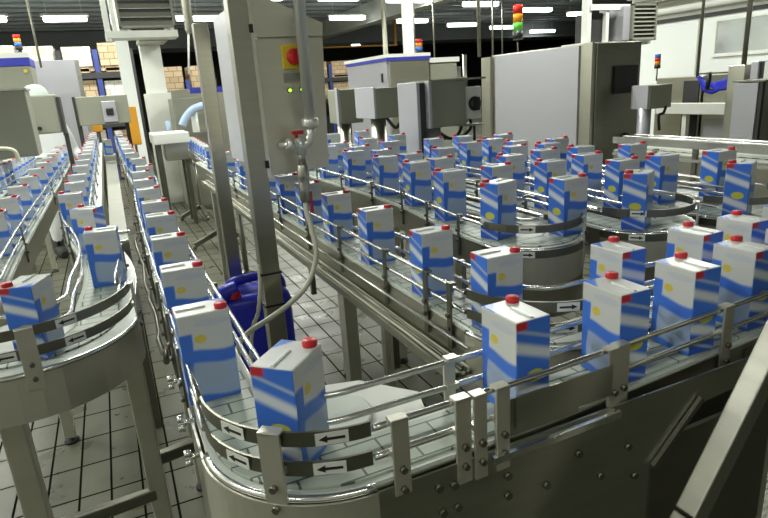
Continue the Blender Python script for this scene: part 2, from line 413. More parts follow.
row([(1.385, 1.235, PI + .5), (1.385, 1.62), (1.40, 1.87), (1.375, 2.34), (1.37, 2.9), (1.375, 3.2), (1.37, 3.8), (1.37, 4.4)], ZM, PI, 'in the third lane behind the centre conveyor', 'third lane of the serpentine')
row([(1.555, 1.46), (1.59, 1.66), (1.59, 1.90), (1.61, 2.12), (1.59, 2.44), (1.588, 2.8), (1.59, 3.25), (1.59, 3.8)], ZM, 0, 'in the fourth lane behind the centre conveyor', 'fourth lane of the serpentine')
row([(1.715, 1.15, PI + .4), (1.72, 1.44), (1.745, 1.86), (1.75, 2.07), (1.74, 2.28), (1.745, 2.48), (1.745, 2.76)], ZM, PI, 'in the fifth lane behind the centre conveyor', 'fifth lane of the serpentine')
row([(1.915, 1.37), (1.915, 1.75), (1.915, 2.2), (1.91, 2.62)], ZM, 0, 'in the last lane before the right hand rails', 'sixth lane of the serpentine')
row([(-.775 + .006 * i, 4.75 + .2 * i) for i in range(10)], 1.06, 0, 'in the packed row at the far left edge', 'packed row at the far left')
row([(.85 + .17 * i / 14., 4.33 + .3 * i) for i in range(15)], .935, 0, 'on the low far conveyor behind the control cabinet posts', 'row on the low far conveyor')

# ------------------------------------------------------------------ conveyors
def arc(cx, cy, r, a0, a1, n=18):
    return [(cx + r * math.cos(R(a0 + (a1 - a0) * k / n)), cy + r * math.sin(R(a0 + (a1 - a0) * k / n))) for k in range(n + 1)]
def dense(pts, step=.25):
    out = [pts[0]]
    for a, b in zip(pts, pts[1:]):
        d = math.dist(a, b); n = max(1, int(d / step))
        for k in range(1, n + 1): out.append((a[0] + (b[0] - a[0]) * k / n, a[1] + (b[1] - a[1]) * k / n))
    return out
def smooth(pts, it=2):
    for _ in range(it):
        q = [pts[0]]
        for a, b in zip(pts, pts[1:]):
            q += [(a[0] * .75 + b[0] * .25, a[1] * .75 + b[1] * .25), (a[0] * .25 + b[0] * .75, a[1] * .25 + b[1] * .75)]
        pts = q + [pts[-1]]
    return pts
def near(path, x, y):
    best = None
    for i, p in enumerate(path):
        d = math.dist(p, (x, y))
        if best is None or d < best[0]: best = (d, i)
    i = best[1]; a = Vector(path[max(i - 1, 0)]); b = Vector(path[min(i + 1, len(path) - 1)]); t = (b - a).normalized()
    # project on the tangent for an exact foot point
    p = Vector(path[i]); p = p + t * ((Vector((x, y)) - p).dot(t))
    return p, t, Vector((t.y, -t.x))
def rect(l0, l1, z0, z1): return [(l0, z0), (l1, z0), (l1, z1), (l0, z1)]

def sticker(parent, path, x, y, lat, z, flip=False, h=.018, w=.044):
    """white label with a black arrow, wrapped on the band"""
    p, t, r = near(path, x, y)
    M = Matrix(((t.x, 0, r.x, 0), (t.y, 0, r.y, 0), (0, 1, 0, 0), (0, 0, 0, 1)))
    M = Matrix.Translation((p.x + r.x * lat, p.y + r.y * lat, z)) @ M
    a = part('arrow_sticker', MB().box(-w / 2, -h / 2, 0, w / 2, h / 2, .0012, M), 'white_paint', parent, 'white sticker with a black arrow')
    s = -1 if flip else 1
    mb = MB()
    L = w * .40
    poly = [(-L * s, -h * .11), (L * s * .35, -h * .11), (L * s * .35, -h * .30), (L * s, 0), (L * s * .35, h * .30), (L * s * .35, h * .11), (-L * s, h * .11)]
    A = [mb.bm.verts.new(M @ Vector((u, v, .0013))) for u, v in poly]; B = [mb.bm.verts.new(M @ Vector((u, v, .0018))) for u, v in poly]
    n = len(poly); fs = [mb.bm.faces.new(A[::-1]), mb.bm.faces.new(B)]
    for k in range(n): fs.append(mb.bm.faces.new((A[k], A[(k + 1) % n], B[(k + 1) % n], B[k])))
    bmesh.ops.recalc_face_normals(mb.bm, faces=fs)
    part('arrow', mb, 'black_plastic', a)

def bracket(parent, path, x, y, lat, z, w=.026, up=.088, down=-.035, mat='steel_satin', bolts=True):
    p, t, r = near(path, x, y)
    sg = 1 if lat > 0 else -1
    M = Matrix(((t.x, r.x * sg, 0, 0), (t.y, r.y * sg, 0, 0), (0, 0, 1, 0), (0, 0, 0, 1)))
    M = Matrix.Translation((p.x + r.x * lat, p.y + r.y * lat, z)) @ M
    mb = MB()
    mb.box(-w / 2, 0, down, w / 2, .005, up, M, .0012)                      # upright plate
    mb.box(-w / 2, -.013, up - .004, w / 2, .005, up + .001, M, .001)        # folded over the rail
    mb.box(-w / 2, -.010, .030, w / 2, 0, .040, M)
    b = part('rail_bracket', mb, mat, parent)
    if bolts:
        for zz in (.012, -.02):
            c = M @ Vector((0, .005, zz)); d = M @ Vector((0, .012, zz))
            part('bolt', MB().tube([c, d], .0055, 6), 'steel_dark', b)

def leg(parent, x, y, ztop, w=.05, d=.05, foot=True):
    l = part('leg', MB().box(x - w / 2, y - d / 2, .03 if foot else 0, x + w / 2, y + d / 2, ztop, bev=.004), 'steel_satin', parent)
    if foot: part('foot', MB().lathe([(.035, 0), (.035, .012), (.012, .02), (.012, .035)], (x, y, 0), 12), 'black_plastic', l)

def conveyor(name, label, path, z, ro, ri=.062, deep=.10, arcs=(), group=None, rz=(.080, .035), legs=(), tubes=True, apron=.10):
    """path: level centreline; ro / ri: outer (right) and inner (left) half widths; arcs: centreline pieces of the curves"""
    c = path[len(path) // 2]
    t = thing(name, label, 'conveyor', (c[0], c[1], 0), group)
    part('chain_belt', MB().sweep(path, rect(-.046, .046, z - .012, z)), 'chain_belt', t, 'pale green chain belt')
    part('side_frame', MB().sweep(path, [(ro - .004, z - deep), (ro, z - deep), (ro, z - .010), (ro - .004, z - .010)]), 'steel', t)
    part('side_frame', MB().sweep(path, [(-ri, z - deep), (-ri + .004, z - deep), (-ri + .004, z - .010), (-ri, z - .010)]), 'steel', t)
    part('wear_strip', MB().sweep(path, rect(.047, ro - .003, z - .014, z - .004)), 'wear_strip', t)
    part('wear_strip', MB().sweep(path, rect(-ri + .003, -.047, z - .014, z - .004)), 'wear_strip', t)
    part('underplate', MB().sweep(path, rect(-ri + .006, ro - .006, z - deep + .005, z - deep + .009)), 'steel_dark', t)
    runs = [path]
    for a in arcs:
        i0 = path.index(a[0]); i1 = path.index(a[-1])
        runs = [path[:i0 + 1], path[i1:]]
    for h in rz:
        part('guide_rail', MB().rsweep(path, -.0555, z + h, .0052), 'steel_bright', t)
        for q in runs: part('guide_rail', MB().rsweep(q, .0555, z + h, .0052), 'steel_bright', t)
    for a in arcs:
        for h in rz:
            bl = ro + .001 if h < 0 else max(.0525, ro - .0075)
            part('guide_band', MB().sweep(a, rect(bl, bl + .0035, z + h - .011, z + h + .011)), 'steel_dark', t)
        part('curve_apron', MB().sweep(a, rect(ro - .0005, ro + .002, z - deep - .01, z - .012)), 'steel_satin', t)
        part('curve_rim', MB().rsweep(a, ro - .002, z - .010, .0065), 'steel_bright', t)
    for (x, y) in legs: leg(t, x, y, z - deep)
    return t

# left serpentine
aL = arc(-.262, 1.56, .16, 180, 360)
pL = dense(smooth([(-.43, 6.75), (-.433, 4.), (-.437, 2.6), (-.422, 1.9), (-.422, 1.7)], 2)) + aL + dense(smooth([(-.102, 1.7), (-.085, 1.95), (-.10, 2.25), (-.19, 2.75), (-.19, 3.4), (-.187, 9.4)], 3))
K1 = conveyor('serpentine_conveyor', 'stainless carton conveyor at left ending in a round curved apron', pL, ZB, .090, .062, .105, [aL], 'carton conveyors',
              legs=((-.05, 1.66), (-.312, 1.44), (-.43, 3.), (-.19, 4.5), (-.43, 6.), (-.19, 8.)))
part('curve_disc', MB().lathe([(.105, ZB - .013), (.112, ZB - .013), (.112, ZB - .003), (.10, ZB - .001)], (-.262, 1.56, 0), 40), 'plate_white', K1, 'pale round disc inside the curve')
part('cross_bar', MB().bar((-.31, 1.44, .61), (-.05, 1.66, .475), .03, .035, .004), 'steel', K1)
part('cross_bar', MB().bar((-.05, 1.66, .585), (.09, 1.70, .575), .03, .035, .004), 'steel_dark', K1)
for (x, y, w) in ((-.225, 1.31, .034), (-.43, 1.62, .03), (-.04, 1.52, .02)): bracket(K1, pL, x, y, .091, ZB, w, .090, -.045)
for yy in (2.0, 2.35, 2.75, 3.2, 3.7, 4.3, 5., 5.8, 6.8):
    bracket(K1, pL, -.15 if yy > 2.6 else -.05, yy, .064, ZB, .016, .084, -.06, 'steel_dark')
    if yy > 2.1: bracket(K1, pL, -.26, yy + .1, -.063, ZB, .014, .084, -.06, 'steel_dark')
for yy in (2.6, 3.3, 4.1, 5.0): bracket(K1, pL, -.37, yy, -.063, ZB, .014, .084, -.06, 'steel_dark')
sticker(K1, pL, -.15, 1.34, .0862, ZB + .080, True); sticker(K1, pL, -.14, 1.345, .0862, ZB + .035, True); sticker(K1, pL, -.27, 1.30, .0862, ZB + .035, True)

# aisle lane + front corner + front lane
aC = arc(.25, .83, .14, 180, 270)
pC = dense(smooth([(.125, 9.2), (.125, 4.9), (.152, 4.15), (.157, 3.65), (.118, 3.1), (.106, 2.), (.11, 1.2), (.11, .95)], 3)) + aC + dense([(.26, .69), (.55, .692), (1.1, .722), (2.2, .775)])
K2 = conveyor('corner_conveyor', 'stainless carton conveyor down the left aisle, round the front corner and right', pC, ZB, .060, .060, .10, [aC], 'carton conveyors',
              legs=((.11, 2.3), (.13, 4.2), (.125, 6.5), (.125, 8.6)))
# deep front panel with its slanted gusset
part('front_panel', MB().prism([(.245, ZB - .014), (1.05, ZB - .014), (1.05, 1.035), (.885, 1.035), (.768, .93), (.768, .42), (.245, .42)], 'y', .6235, .6275), 'steel', K2)
part('corner_panel', MB().sweep(aC, rect(.0645, .068, .42, ZB - .014)), 'steel_satin', K2)
part('side_panel', MB().box(.0425, .83, .42, .0465, 1.0, ZB - .014), 'steel', K2)
part('front_beam', MB().prism([(1.05, ZB - .02), (2.2, ZB - .02), (2.2, .99), (1.05, .99)], 'y', .655, .70), 'steel_dark', K2)
part('gusset_strip', MB().bar((.772, .618, .925), (.882, .618, 1.028), .008, .01), 'steel_dark', K2)
part('leg', MB().box(.70, .64, 0, .765, .70, .98, bev=.004), 'steel_dark', K2)
part('leg', MB().box(1.75, .68, 0, 1.81, .74, 1.0, bev=.004), 'steel_dark', K2)
part('leg', MB().box(.28, .78, 0, .34, .84, 1.0, bev=.004), 'steel_dark', K2)
part('drive_box', MB().box(.86, .70, .55, 1.25, .95, .90, bev=.01), 'steel_dark', K2)
part('corner_plate', MB().prism([(.172, .83), (.20, .90), (.27, .945), (.345, .925), (.42, .83), (.40, .765), (.172, .765)], 'z', ZB - .016, ZB - .010), 'plate_white', K2, 'pale six-sided plate inside the corner')
part('corner_disc', MB().lathe([(.072, ZB - .009), (.074, ZB - .009), (.074, ZB - .004), (.07, ZB - .002)], (.25, .83, 0), 36), 'wear_strip', K2, 'pale round disc inside the corner')
part('front_rail_plate', MB().box(.44, .6245, ZB + .0, .60, .6275, ZB + .062), 'steel', K2)
part('front_rail_plate', MB().prism([(.475, ZB + .012), (.665, ZB + .012), (.665, ZB + .065), (.475, ZB + .065)], 'y', .6205, .6235), 'steel', K2)
part('slotted_strip', MB().box(.43, .612, ZB - .03, .68, .6235, ZB - .018), 'steel_bright', K2)
for (x, w) in ((.285, .026), (.385, .026), (.412, .022), (.452, .024), (.675, .022), (.70, .028), (.98, .028), (1.25, .028)):
    bracket(K2, pC, x, .63, .0635, ZB, w, .088, -.05 if x > .3 else -.03)
for x in (.44, .62, .84, 1.05, 1.3): bracket(K2, pC, x, .75, -.062, ZB, .022, .088, -.05)
bracket(K2, pC, .13, .685, .062, ZB, .032, .094, -.06)
for yy in (1.05, 1.25, 1.5, 1.8, 2.15, 2.5, 2.9, 3.4, 4., 4.7, 5.5, 6.5):
    bracket(K2, pC, .05, yy, .062, ZB, .016, .084, -.07, 'steel_dark')
for yy in (1.4, 2.0, 2.6, 3.4): bracket(K2, pC, .17, yy, -.062, ZB, .014, .084, -.05, 'steel_dark')
for (yy, zz) in ((.90, 1.10), (.86, 1.06), (1.08, 1.09)):
    m = MB(); m.tube([(.046, yy, zz), (.020, yy, zz)], .004, 8)
    for dz in (-.008, .008): m.tube([(.030, yy, zz + dz), (.020, yy, zz + dz)], .0065, 8)
    part('clamp_knob', m, 'steel_bright', K2)
for (x, z) in ((.34, 1.045), (.365, 1.04), (.345, 1.0), (.37, 1.0), (.46, 1.02), (.46, .985), (.535, .975), (.65, .95), (.71, .985), (.73, .92), (.60, 1.01)):
    part('bolt', MB().tube([(x, .6237, z), (x, .617, z)], .0065, 8), 'steel_dark', K2)
for (x, y, z) in ((.20, .66, ZB + .08), (.195, .66, ZB + .035)): sticker(K2, pC, x, y, .0562, z, True)
for (x, y, z) in ((.088, .73, ZB + .08), (.092, .73, ZB + .035)): sticker(K2, pC, x, y, .0562, z, True)
# centre conveyor
aM = arc(.83, 1.005, .14, 180, 270)
pM = dense([(.688, 5.2), (.69, 1.1), (.69, 1.005)]) + aM + dense([(.84, .865), (1.3, .868), (2.2, .88)])
K3 = conveyor('centre_conveyor', 'stainless carton conveyor through the middle with a pipe tray along its side', pM, ZB, .060, .060, .11, [aM], 'carton conveyors',
              legs=((.69, 1.9), (.69, 3.2), (.69, 4.8), (1.5, .87)))
for yy in (1.06, 1.17, 1.40, 1.75, 2.1, 2.5, 2.95, 3.5, 4.2):
    bracket(K3, pM, .63, yy, .062, ZB, .018, .088, -.07, 'steel_dark')
for yy in (1.2, 1.55, 1.95, 2.4, 2.9, 3.6): bracket(K3, pM, .75, yy, -.062, ZB, .016, .084, -.05, 'steel_dark')
sticker(K3, pM, .752, .818, .0562, ZB + .080); sticker(K3, pM, .75, .82, .0562, ZB + .035)
part('tray_floor', MB().box(.580, .98, .984, .630, 4.6, .987), 'steel_dark', K3)
part('tray_edge', MB().box(.574, .98, .982, .580, 4.6, 1.004), 'steel', K3)
for i, (xx, zz, r) in enumerate(((.5835, .991, .0035), (.5905, .992, .0045), (.599, .991, .004), (.608, .992, .0045), (.617, .991, .004), (.624, .992, .004), (.594, .999, .0035), (.604, 1.0, .004), (.613, 1.0, .0045), (.621, 1.001, .004), (.609, 1.007, .0035))):
    pts = [(xx + .0012 * math.sin(k * 1.3 + i), .98 + k * .24, zz + .0012 * math.sin(k * 2.1 + i)) for k in range(16)]
    part('tray_pipe', MB().tube(pts, r, 8), ('hose', 'steel_dark', 'steel')[i % 3], K3)
part('tray_rail', MB().tube([(.623, .98, 1.046), (.623, 4.6, 1.046)], .0045, 8), 'steel_bright', K3)
for yy in (1.3, 2.0, 2.8, 3.6): part('tray_arm', MB().bar((.585, yy, .974), (.69, yy, .974), .024, .016).bar((.595, yy, .87), (.595, yy, .976), .018, .018), 'steel_dark', K3)

# serpentine lanes behind: three hairpins
def hairpin(label, ptsa, cx, cy, r, ptsb, ro=.062):
    a = arc(cx, cy, r, 180, 360)
    p = dense(smooth(ptsa, 2)) + a + dense(smooth(ptsb, 2))
    k = conveyor('hairpin_conveyor', label, p, ZM, ro, .056, .10, [a], 'carton conveyors', rz=(.050, -.020), legs=((ptsa[0][0], 2.9), (ptsb[-1][0], 2.6), (cx, cy)))
    part('curve_disc', MB().lathe([(r - .056, ZM - .011), (r - .05, ZM - .011), (r - .05, ZM - .003), (r - .056, ZM - .001)], (cx, cy, 0), 32), 'plate_white', k)
    part('curve_skirt', MB().sweep(a, rect(ro + .0, ro + .003, ZM - .21, ZM - .112)), 'steel', k)
    return k, p
K4, p4 = hairpin('first hairpin of the carton conveyor, just behind the centre conveyor', [(1.03, 5.), (1.04, 3.), (1.06, 2.1), (1.02, 1.75), (.99, 1.5), (.99, 1.39)], 1.09, 1.375, .10, [(1.19, 1.39), (1.20, 1.7), (1.178, 2.1), (1.155, 2.8), (1.15, 5.)])
K5, p5 = hairpin('middle hairpin of the carton conveyor with curved steel skirt', [(1.37, 5.), (1.372, 3.), (1.398, 2.), (1.385, 1.6), (1.37, 1.32)], 1.47, 1.305, .10, [(1.57, 1.32), (1.58, 1.65), (1.605, 2.1), (1.59, 2.9), (1.59, 5.)])
K6, p6 = hairpin('rightmost hairpin of the carton conveyor, nearest the right rails', [(1.745, 3.1), (1.745, 2.), (1.715, 1.24)], 1.815, 1.23, .10, [(1.915, 1.24), (1.915, 2.), (1.912, 3.1)])
for k, p, cx, cy in ((K4, p4, 1.09, 1.375), (K5, p5, 1.47, 1.305), (K6, p6, 1.815, 1.23)):
    bracket(k, p, cx + .10, cy - .13, .0625, ZM, .024, .060, -.09)
    for yy in (1.5, 1.75, 2.0, 2.3, 2.65, 3.0, 3.6, 4.2):
        if k is K6 and yy > 3: continue
        bracket(k, p, cx - .16, yy, .063, ZM, .013, .060, -.07, 'steel_dark', yy < 2.4)
    for yy in (1.6, 2.1, 2.5, 2.9):
        bracket(k, p, cx + .16, yy, .063, ZM, .013, .060, -.07, 'steel_dark', yy < 2.4)
    q = math.atan2(cy, cx)
    for dz, la in ((.050, .0582), (-.020, .0667)): sticker(k, p, cx - .16 * math.cos(q), cy - .16 * math.sin(q), la, ZM + dz, False)

# straight far conveyors
pR = dense([(3.3, 3.05), (3.3, -1.)])
K7 = conveyor('rail_conveyor', 'empty straight conveyor with double side rails in front of the right machines', pR, 1.085, .14, .14, .26, (), 'carton conveyors', legs=((3.3, 2.8), (3.3, 1.6), (3.3, .2)))
part('side_rail', MB().box(3.148, -1., 1.125, 3.160, 3.05, 1.170), 'steel_bright', K7)
part('side_rail', MB().box(3.148, -1., 1.045, 3.156, 3.05, 1.062), 'steel_bright', K7)
for yy in (1.4, 1.9, 2.4, 2.9):
    part('rail_post', MB().box(3.152, yy, .90, 3.172, yy + .03, 1.165), 'steel_dark', K7)
    for dy in (.09, .22): part('clamp_knob', MB().tube([(3.155, yy - dy, 1.10), (3.12, yy - dy, 1.10)], .014, 10), 'steel_bright', K7)
pF = dense([(-.78, 4.3), (-.725, 6.85)])
conveyor('edge_conveyor', 'carton conveyor at the far left edge carrying a packed row', [(x, y) for x, y in pF[::-1]], 1.06, .06, .06, .1, (), 'carton conveyors', legs=((-.76, 4.8), (-.73, 6.6)))
pG = dense([(1.035, 8.8), (.83, 3.75)])
K9 = conveyor('low_conveyor', 'low far conveyor with spread feet between white pillar and control cabinet', pG, .935, .06, .06, .1, (), 'carton conveyors')
for (x, y) in ((1.0, 8.4), (.93, 6.6), (.86, 4.8)):
    l = part('stand', MB().tube([(x, y, .12), (x, y, .84)], .022, 10), 'steel', K9)
    part('spread_foot', MB().bar((x, y, .16), (x - .28, y - .05, .05), .05).bar((x, y, .16), (x + .28, y + .05, .05), .05).bar((x, y, .16), (x + .03, y - .28, .05), .05)
         .tube([(x - .28, y - .05, 0), (x - .28, y - .05, .06)], .02).tube([(x + .28, y + .05, 0), (x + .28, y + .05, .06)], .02).tube([(x + .03, y - .28, 0), (x + .03, y - .28, .06)], .02), 'steel_dark', l)

# covered trunking between the two aisle lanes
T = thing('cable_trunking', 'flat steel trunking lid running up the middle of the left aisle', 'trunking', (-.02, 5., 0))
part('lid', MB().prism([(-.075, 2.8), (.0, 2.8), (.03, 7.2), (-.075, 7.2)], 'z', .965, 1.0), 'grey_paint', T)
part('fold', MB().box(-.075, 3.02, 1.0, .01, 3.04, 1.012), 'steel_bright', T)
part('fold', MB().box(-.075, 2.81, 1.0, .0, 2.825, 1.01), 'steel_bright', T)
part('end_box', MB().box(-.085, 7.2, .95, .04, 7.5, 1.06, bev=.01), 'grey_paint', T)
for yy in (2.9, 4.6, 6.8): part('leg', MB().box(-.05, yy, 0, -.01, yy + .04, .966), 'steel_dark', T)
# slack chain and hose beside it
T = solo('drive_chain', MB().tube([(.035 + .006 * math.sin(k * 1.7), 1.55 + k * .09, .93 - .05 * math.sin(k * .5) ** 2 + .012 * math.sin(k * 2.6)) for k in range(20)], .0085, 8), 'steel_dark', (.035, 2., .93),
         'dark drive chain hanging in the gap between the two left conveyors', 'chain')

# ------------------------------------------------------------------ control cabinet on posts
C1 = thing('control_cabinet', 'tall stainless control cabinet with sloped roof and red switch on two posts', 'cabinet', (.5, 2.3, 0))
part('side_panel', MB().prism([(.49, 1.335), (.492, 1.335), (.492, 1.92), (.49, 1.92)], 'y', 1.99, 2.72), 'cabinet_side_lit', C1, 'pale side panel')
part('body', MB().prism([(.492, 1.338), (.695, 1.338), (.712, 1.812), (.492, 1.905)], 'y', 1.99, 2.70), 'steel_satin', C1)
part('door', MB().prism([(.478, 1.332), (.690, 1.340), (.708, 1.770), (.478, 1.770)], 'y', 1.975, 1.99), 'steel_satin', C1)
part('roof_lip', MB().prism([(.478, 1.776), (.708, 1.776), (.712, 1.815), (.478, 1.915)], 'y', 1.972, 1.99), 'steel_satin', C1)
part('door_flange', MB().box(.466, 1.968, 1.325, .479, 1.99, 2.1), 'steel_bright', C1)
part('hinge', MB().box(.462, 1.962, 1.79, .474, 1.97, 1.815).box(.462, 1.962, 1.36, .474, 1.97, 1.385), 'black_plastic', C1)
sw = part('switch_plate', MB().box(.560, 1.966, 1.674, .632, 1.975, 1.750, bev=.003), 'yellow_plastic', C1, 'yellow plate of the red main switch')
part('switch_knob', MB().lathe([(.024, 0), (.026, .006), (.023, .016), (0, .017)], (.598, 1.966, 1.712), 20, Matrix.Rotation(R(90), 4, 'X')).box(.589, 1.940, 1.688, .607, 1.955, 1.736), 'red_plastic', sw, 'red rotary knob')
part('name_plate', MB().box(.560, 1.971, 1.634, .624, 1.975, 1.662), 'grey_paint', C1)
for xx in (.576, .618):
    b = part('indicator', MB().lathe([(.009, 0), (.009, .004), (.007, .005)], (xx, 1.975, 1.607), 14, Matrix.Rotation(R(90), 4, 'X')), 'black_plastic', C1)
    part('indicator_lens', MB().lathe([(.0062, .005), (.005, .009), (0, .010)], (xx, 1.975, 1.607), 14, Matrix.Rotation(R(90), 4, 'X')), 'led_green', b, 'lit green lens')
for (x, y, w, d, zt) in ((.437, 2.0, .066, .06, 2.35), (.478, 3.02, .068, .06, 1.935)):
    p = part('post', MB().box(x - w / 2, y - d / 2, .012, x + w / 2, y + d / 2, zt, bev=.003), 'steel', C1)
    part('base_plate', MB().box(x - .07, y - .07, 0, x + .07, y + .07, .012), 'steel_dark', p)
part('cable_tie', MB().box(.40, 1.966, .985, .474, 2.034, .992), 'black_plastic', C1); part('cable_tie', MB().box(.40, 1.966, .865, .474, 2.034, .872), 'black_plastic', C1)
# pipe, valve and hose in front
PX, PY = .638, 1.90
V = thing('water_pipe', 'vertical stainless water pipe with red valve before the control cabinet', 'pipe', (PX, PY, 1.1))
part('pipe', MB().tube([(.622, PY, ZC), (.612, PY, 1.50)], .0185, 16), 'steel_pipe', V)
part('union', MB().lathe([(.026, 1.485), (.030, 1.49), (.030, 1.51), (.026, 1.515)], (.612, PY, 0), 8), 'steel_pipe', V)
part('elbow', MB().tube([(.612, PY, 1.49), (.610, PY, 1.46), (.598, PY, 1.437), (.578, PY, 1.428), (.55, PY, 1.435), (.525, PY, 1.438)], .0165, 14), 'steel_pipe', V)
va = part('valve', MB().tube([(.572, PY, 1.40), (.572, PY, 1.455)], .017, 12).tube([(.548, PY, 1.436), (.528, PY, 1.436)], .020, 8).tube([(.535, PY, 1.436), (.52, PY + .06, 1.43)], .010, 8), 'steel_pipe', V)
part('valve_handle', MB().tube([(.560, PY, 1.455), (.560, PY, 1.468)], .006, 8).box(.545, PY - .008, 1.466, .585, PY + .008, 1.478, bev=.003), 'red_plastic', va, 'red valve handle')
part('drop_pipe', MB().tube([(.574, PY, 1.425), (.572, PY, 1.36)], .012, 12), 'steel', V)
part('hose_coupling', MB().lathe([(.016, 1.24), (.020, 1.25), (.020, 1.30), (.018, 1.31), (.021, 1.32), (.021, 1.365), (.016, 1.37)], (.570, PY, 0), 14), 'steel', V)
part('coupling_lever', MB().box((.583), PY - .012, 1.20, .591, PY + .004, 1.275), 'red_plastic', V, 'red lever')
hp = [(.570, 1.90, 1.25), (.566, 1.89, 1.21), (.572, 1.87, 1.15), (.572, 1.85, 1.06), (.53, 1.84, .97), (.455, 1.83, .915), (.375, 1.81, .885), (.30, 1.79, .862), (.26, 1.77, .83), (.25, 1.77, .74), (.24, 1.78, .5), (.25, 1.85, .12), (.28, 1.95, .014), (.30, 2.1, .013)]
def cr(pts, n=6):
    P = [Vector(p) for p in pts]; out = []
    for i in range(len(P) - 1):
        a, b, c, d = P[max(i - 1, 0)], P[i], P[i + 1], P[min(i + 2, len(P) - 1)]
        for k in range(n):
            t = k / n; out.append(.5 * ((2 * b) + (c - a) * t + (2 * a - 5 * b + 4 * c - d) * t * t + (3 * b - a - 3 * c + d) * t ** 3))
    return out + [P[-1]]
solo('water_hose', MB().tube(cr(hp), .009, 10), 'hose', (.5, 1.85, .9), 'cream rubber hose looping down from the valve past the blue drum', 'hose')
solo('braided_cable', MB().tube(cr([(.402, 2.0, 1.02), (.399, 1.985, .99), (.394, 1.975, .95), (.372, 1.96, .86), (.335, 1.96, .76), (.31, 2.0, .4), (.31, 2.05, .02)]), [.006 + .002 * (k % 2) for k in range(37)], 8), 'hose',
     (.4, 1.96, .8), 'braided cable strapped down the front cabinet post', 'cable')
solo('floor_hose', MB().tube(cr([(.36, 4.2, .012), (.33, 3.7, .012), (.27, 3.35, .03), (.18, 3.1, .3), (.165, 2.95, .6)]), .011, 8), 'hose', (.3, 3.5, 0), 'pale hose curving across the floor left of the posts', 'hose')

# blue drum
D = thing('blue_canister', 'blue plastic canister with red cap on the floor behind the posts', 'canister', (.50, 2.9, 0))
def canister():
    b = bmesh.new(); bmesh.ops.create_cube(b, size=1.)
    for v in b.verts: v.co = Vector((v.co.x * .34, v.co.y * .26, (v.co.z + .5) * .66))
    bmesh.ops.bevel(b, geom=b.edges[:], offset=.055, segments=4, affect='EDGES', profile=.5)
    for f in b.faces: f.smooth = True
    bmesh.ops.transform(b, matrix=Matrix.Translation((.53, 2.85, 0)), verts=b.verts)
    mb = MB(); mb.merge(b); return mb
part('body', canister(), 'blue_plastic', D)
part('handle', MB().tube(cr([(.40, 2.85, .63), (.42, 2.85, .70), (.50, 2.85, .715), (.58, 2.85, .715), (.66, 2.85, .70), (.68, 2.85, .63)]), .024, 10), 'blue_plastic', D)
part('cap', MB().lathe([(.03, .655), (.032, .66), (.032, .69), (.028, .695)], (.42, 2.76, .0), 16), 'red_plastic', D)
part('shoulder', MB().tube(cr([(.36, 2.78, .55), (.35, 2.77, .64), (.37, 2.77, .68), (.44, 2.77, .70)]), .04, 10), 'blue_plastic', D)

# sloping strut at the right front
S = thing('support_strut', 'pale inclined square steel strut cutting the lower right corner', 'strut', (.123, .49, 0))
a, b = Vector((.123, .49, .02)), Vector((1.045, .49, 1.5)); d = (b - a).normalized()
j = a + d * ((.945 - a.z) / d.z)
part('upper_tube', MB().bar(j + d * .002, b, .034, .034, .003), 'steel', S)
part('lower_tube', MB().bar(a, j - d * .002, .034, .034, .003), 'steel', S)
part('base_plate', MB().box(.05, .42, 0, .20, .56, .02), 'steel_dark', S)
part('tail_post', MB().box(1.04, .46, 0, 1.10, .52, 1.53), 'steel', S)
m = MB()
for k in range(14): m.box(1.62, 1.02 + k * .022, .035, 2.25, 1.03 + k * .022, .045)
m.box(1.62, 1.0, 0, 2.25, 1.34, .035)
solo('tread_grating', m, 'steel_bright', (1.9, 1.2, 0), 'ribbed metal tread grating on the floor at the lower right corner', 'grating')

# ------------------------------------------------------------------ machines and boxes
def cabinet(name, label, x0, y0, z0, x1, y1, z1, mat='cabinet', cat='cabinet', side=None, bev=.008, group=None):
    t = thing(name, label, cat, ((x0 + x1) / 2, (y0 + y1) / 2, 0 if z0 < .05 else z0), group)
    part('body', MB().box(x0, y0, z0, x1, y1, z1, bev=bev), mat, t)
    return t
# large bright cabinet
C4 = cabinet('machine_cabinet', 'largest stainless cabinet, wide pale side and dark front vent, carrying the stack light', 3.87, 4., 0, 4.40, 5.5, 1.845)
part('side_door', MB().box(3.853, 4.17, .12, 3.87, 5.42, 1.835, bev=.004), 'cabinet_pale', C4, 'wide pale side door')
part('corner_post', MB().box(3.845, 4.0, .02, 3.875, 4.10, 1.85), 'cabinet', C4)
part('corner_post', MB().box(3.82, 5.46, .02, 3.85, 5.62, 1.83), 'cabinet', C4)
part('front_door', MB().box(3.885, 3.982, .05, 4.398, 4., 1.838, bev=.004), 'steel_dark', C4)  # darker steel puts the shade of the camera-facing side into the colour
vn = part('vent', MB().box(4.08, 3.955, 1.41, 4.345, 3.982, 1.645, bev=.004), 'black_plastic', C4, 'black front vent')
part('vent_slat', MB().box(4.10, 3.949, 1.44, 4.33, 3.956, 1.448).box(4.10, 3.949, 1.50, 4.33, 3.956, 1.508).box(4.10, 3.949, 1.56, 4.33, 3.956, 1.568), 'rubber', vn)
part('door_knob', MB().tube([(4.25, 3.982, 1.03), (4.25, 3.95, 1.03)], .03, 12), 'black_plastic', C4)
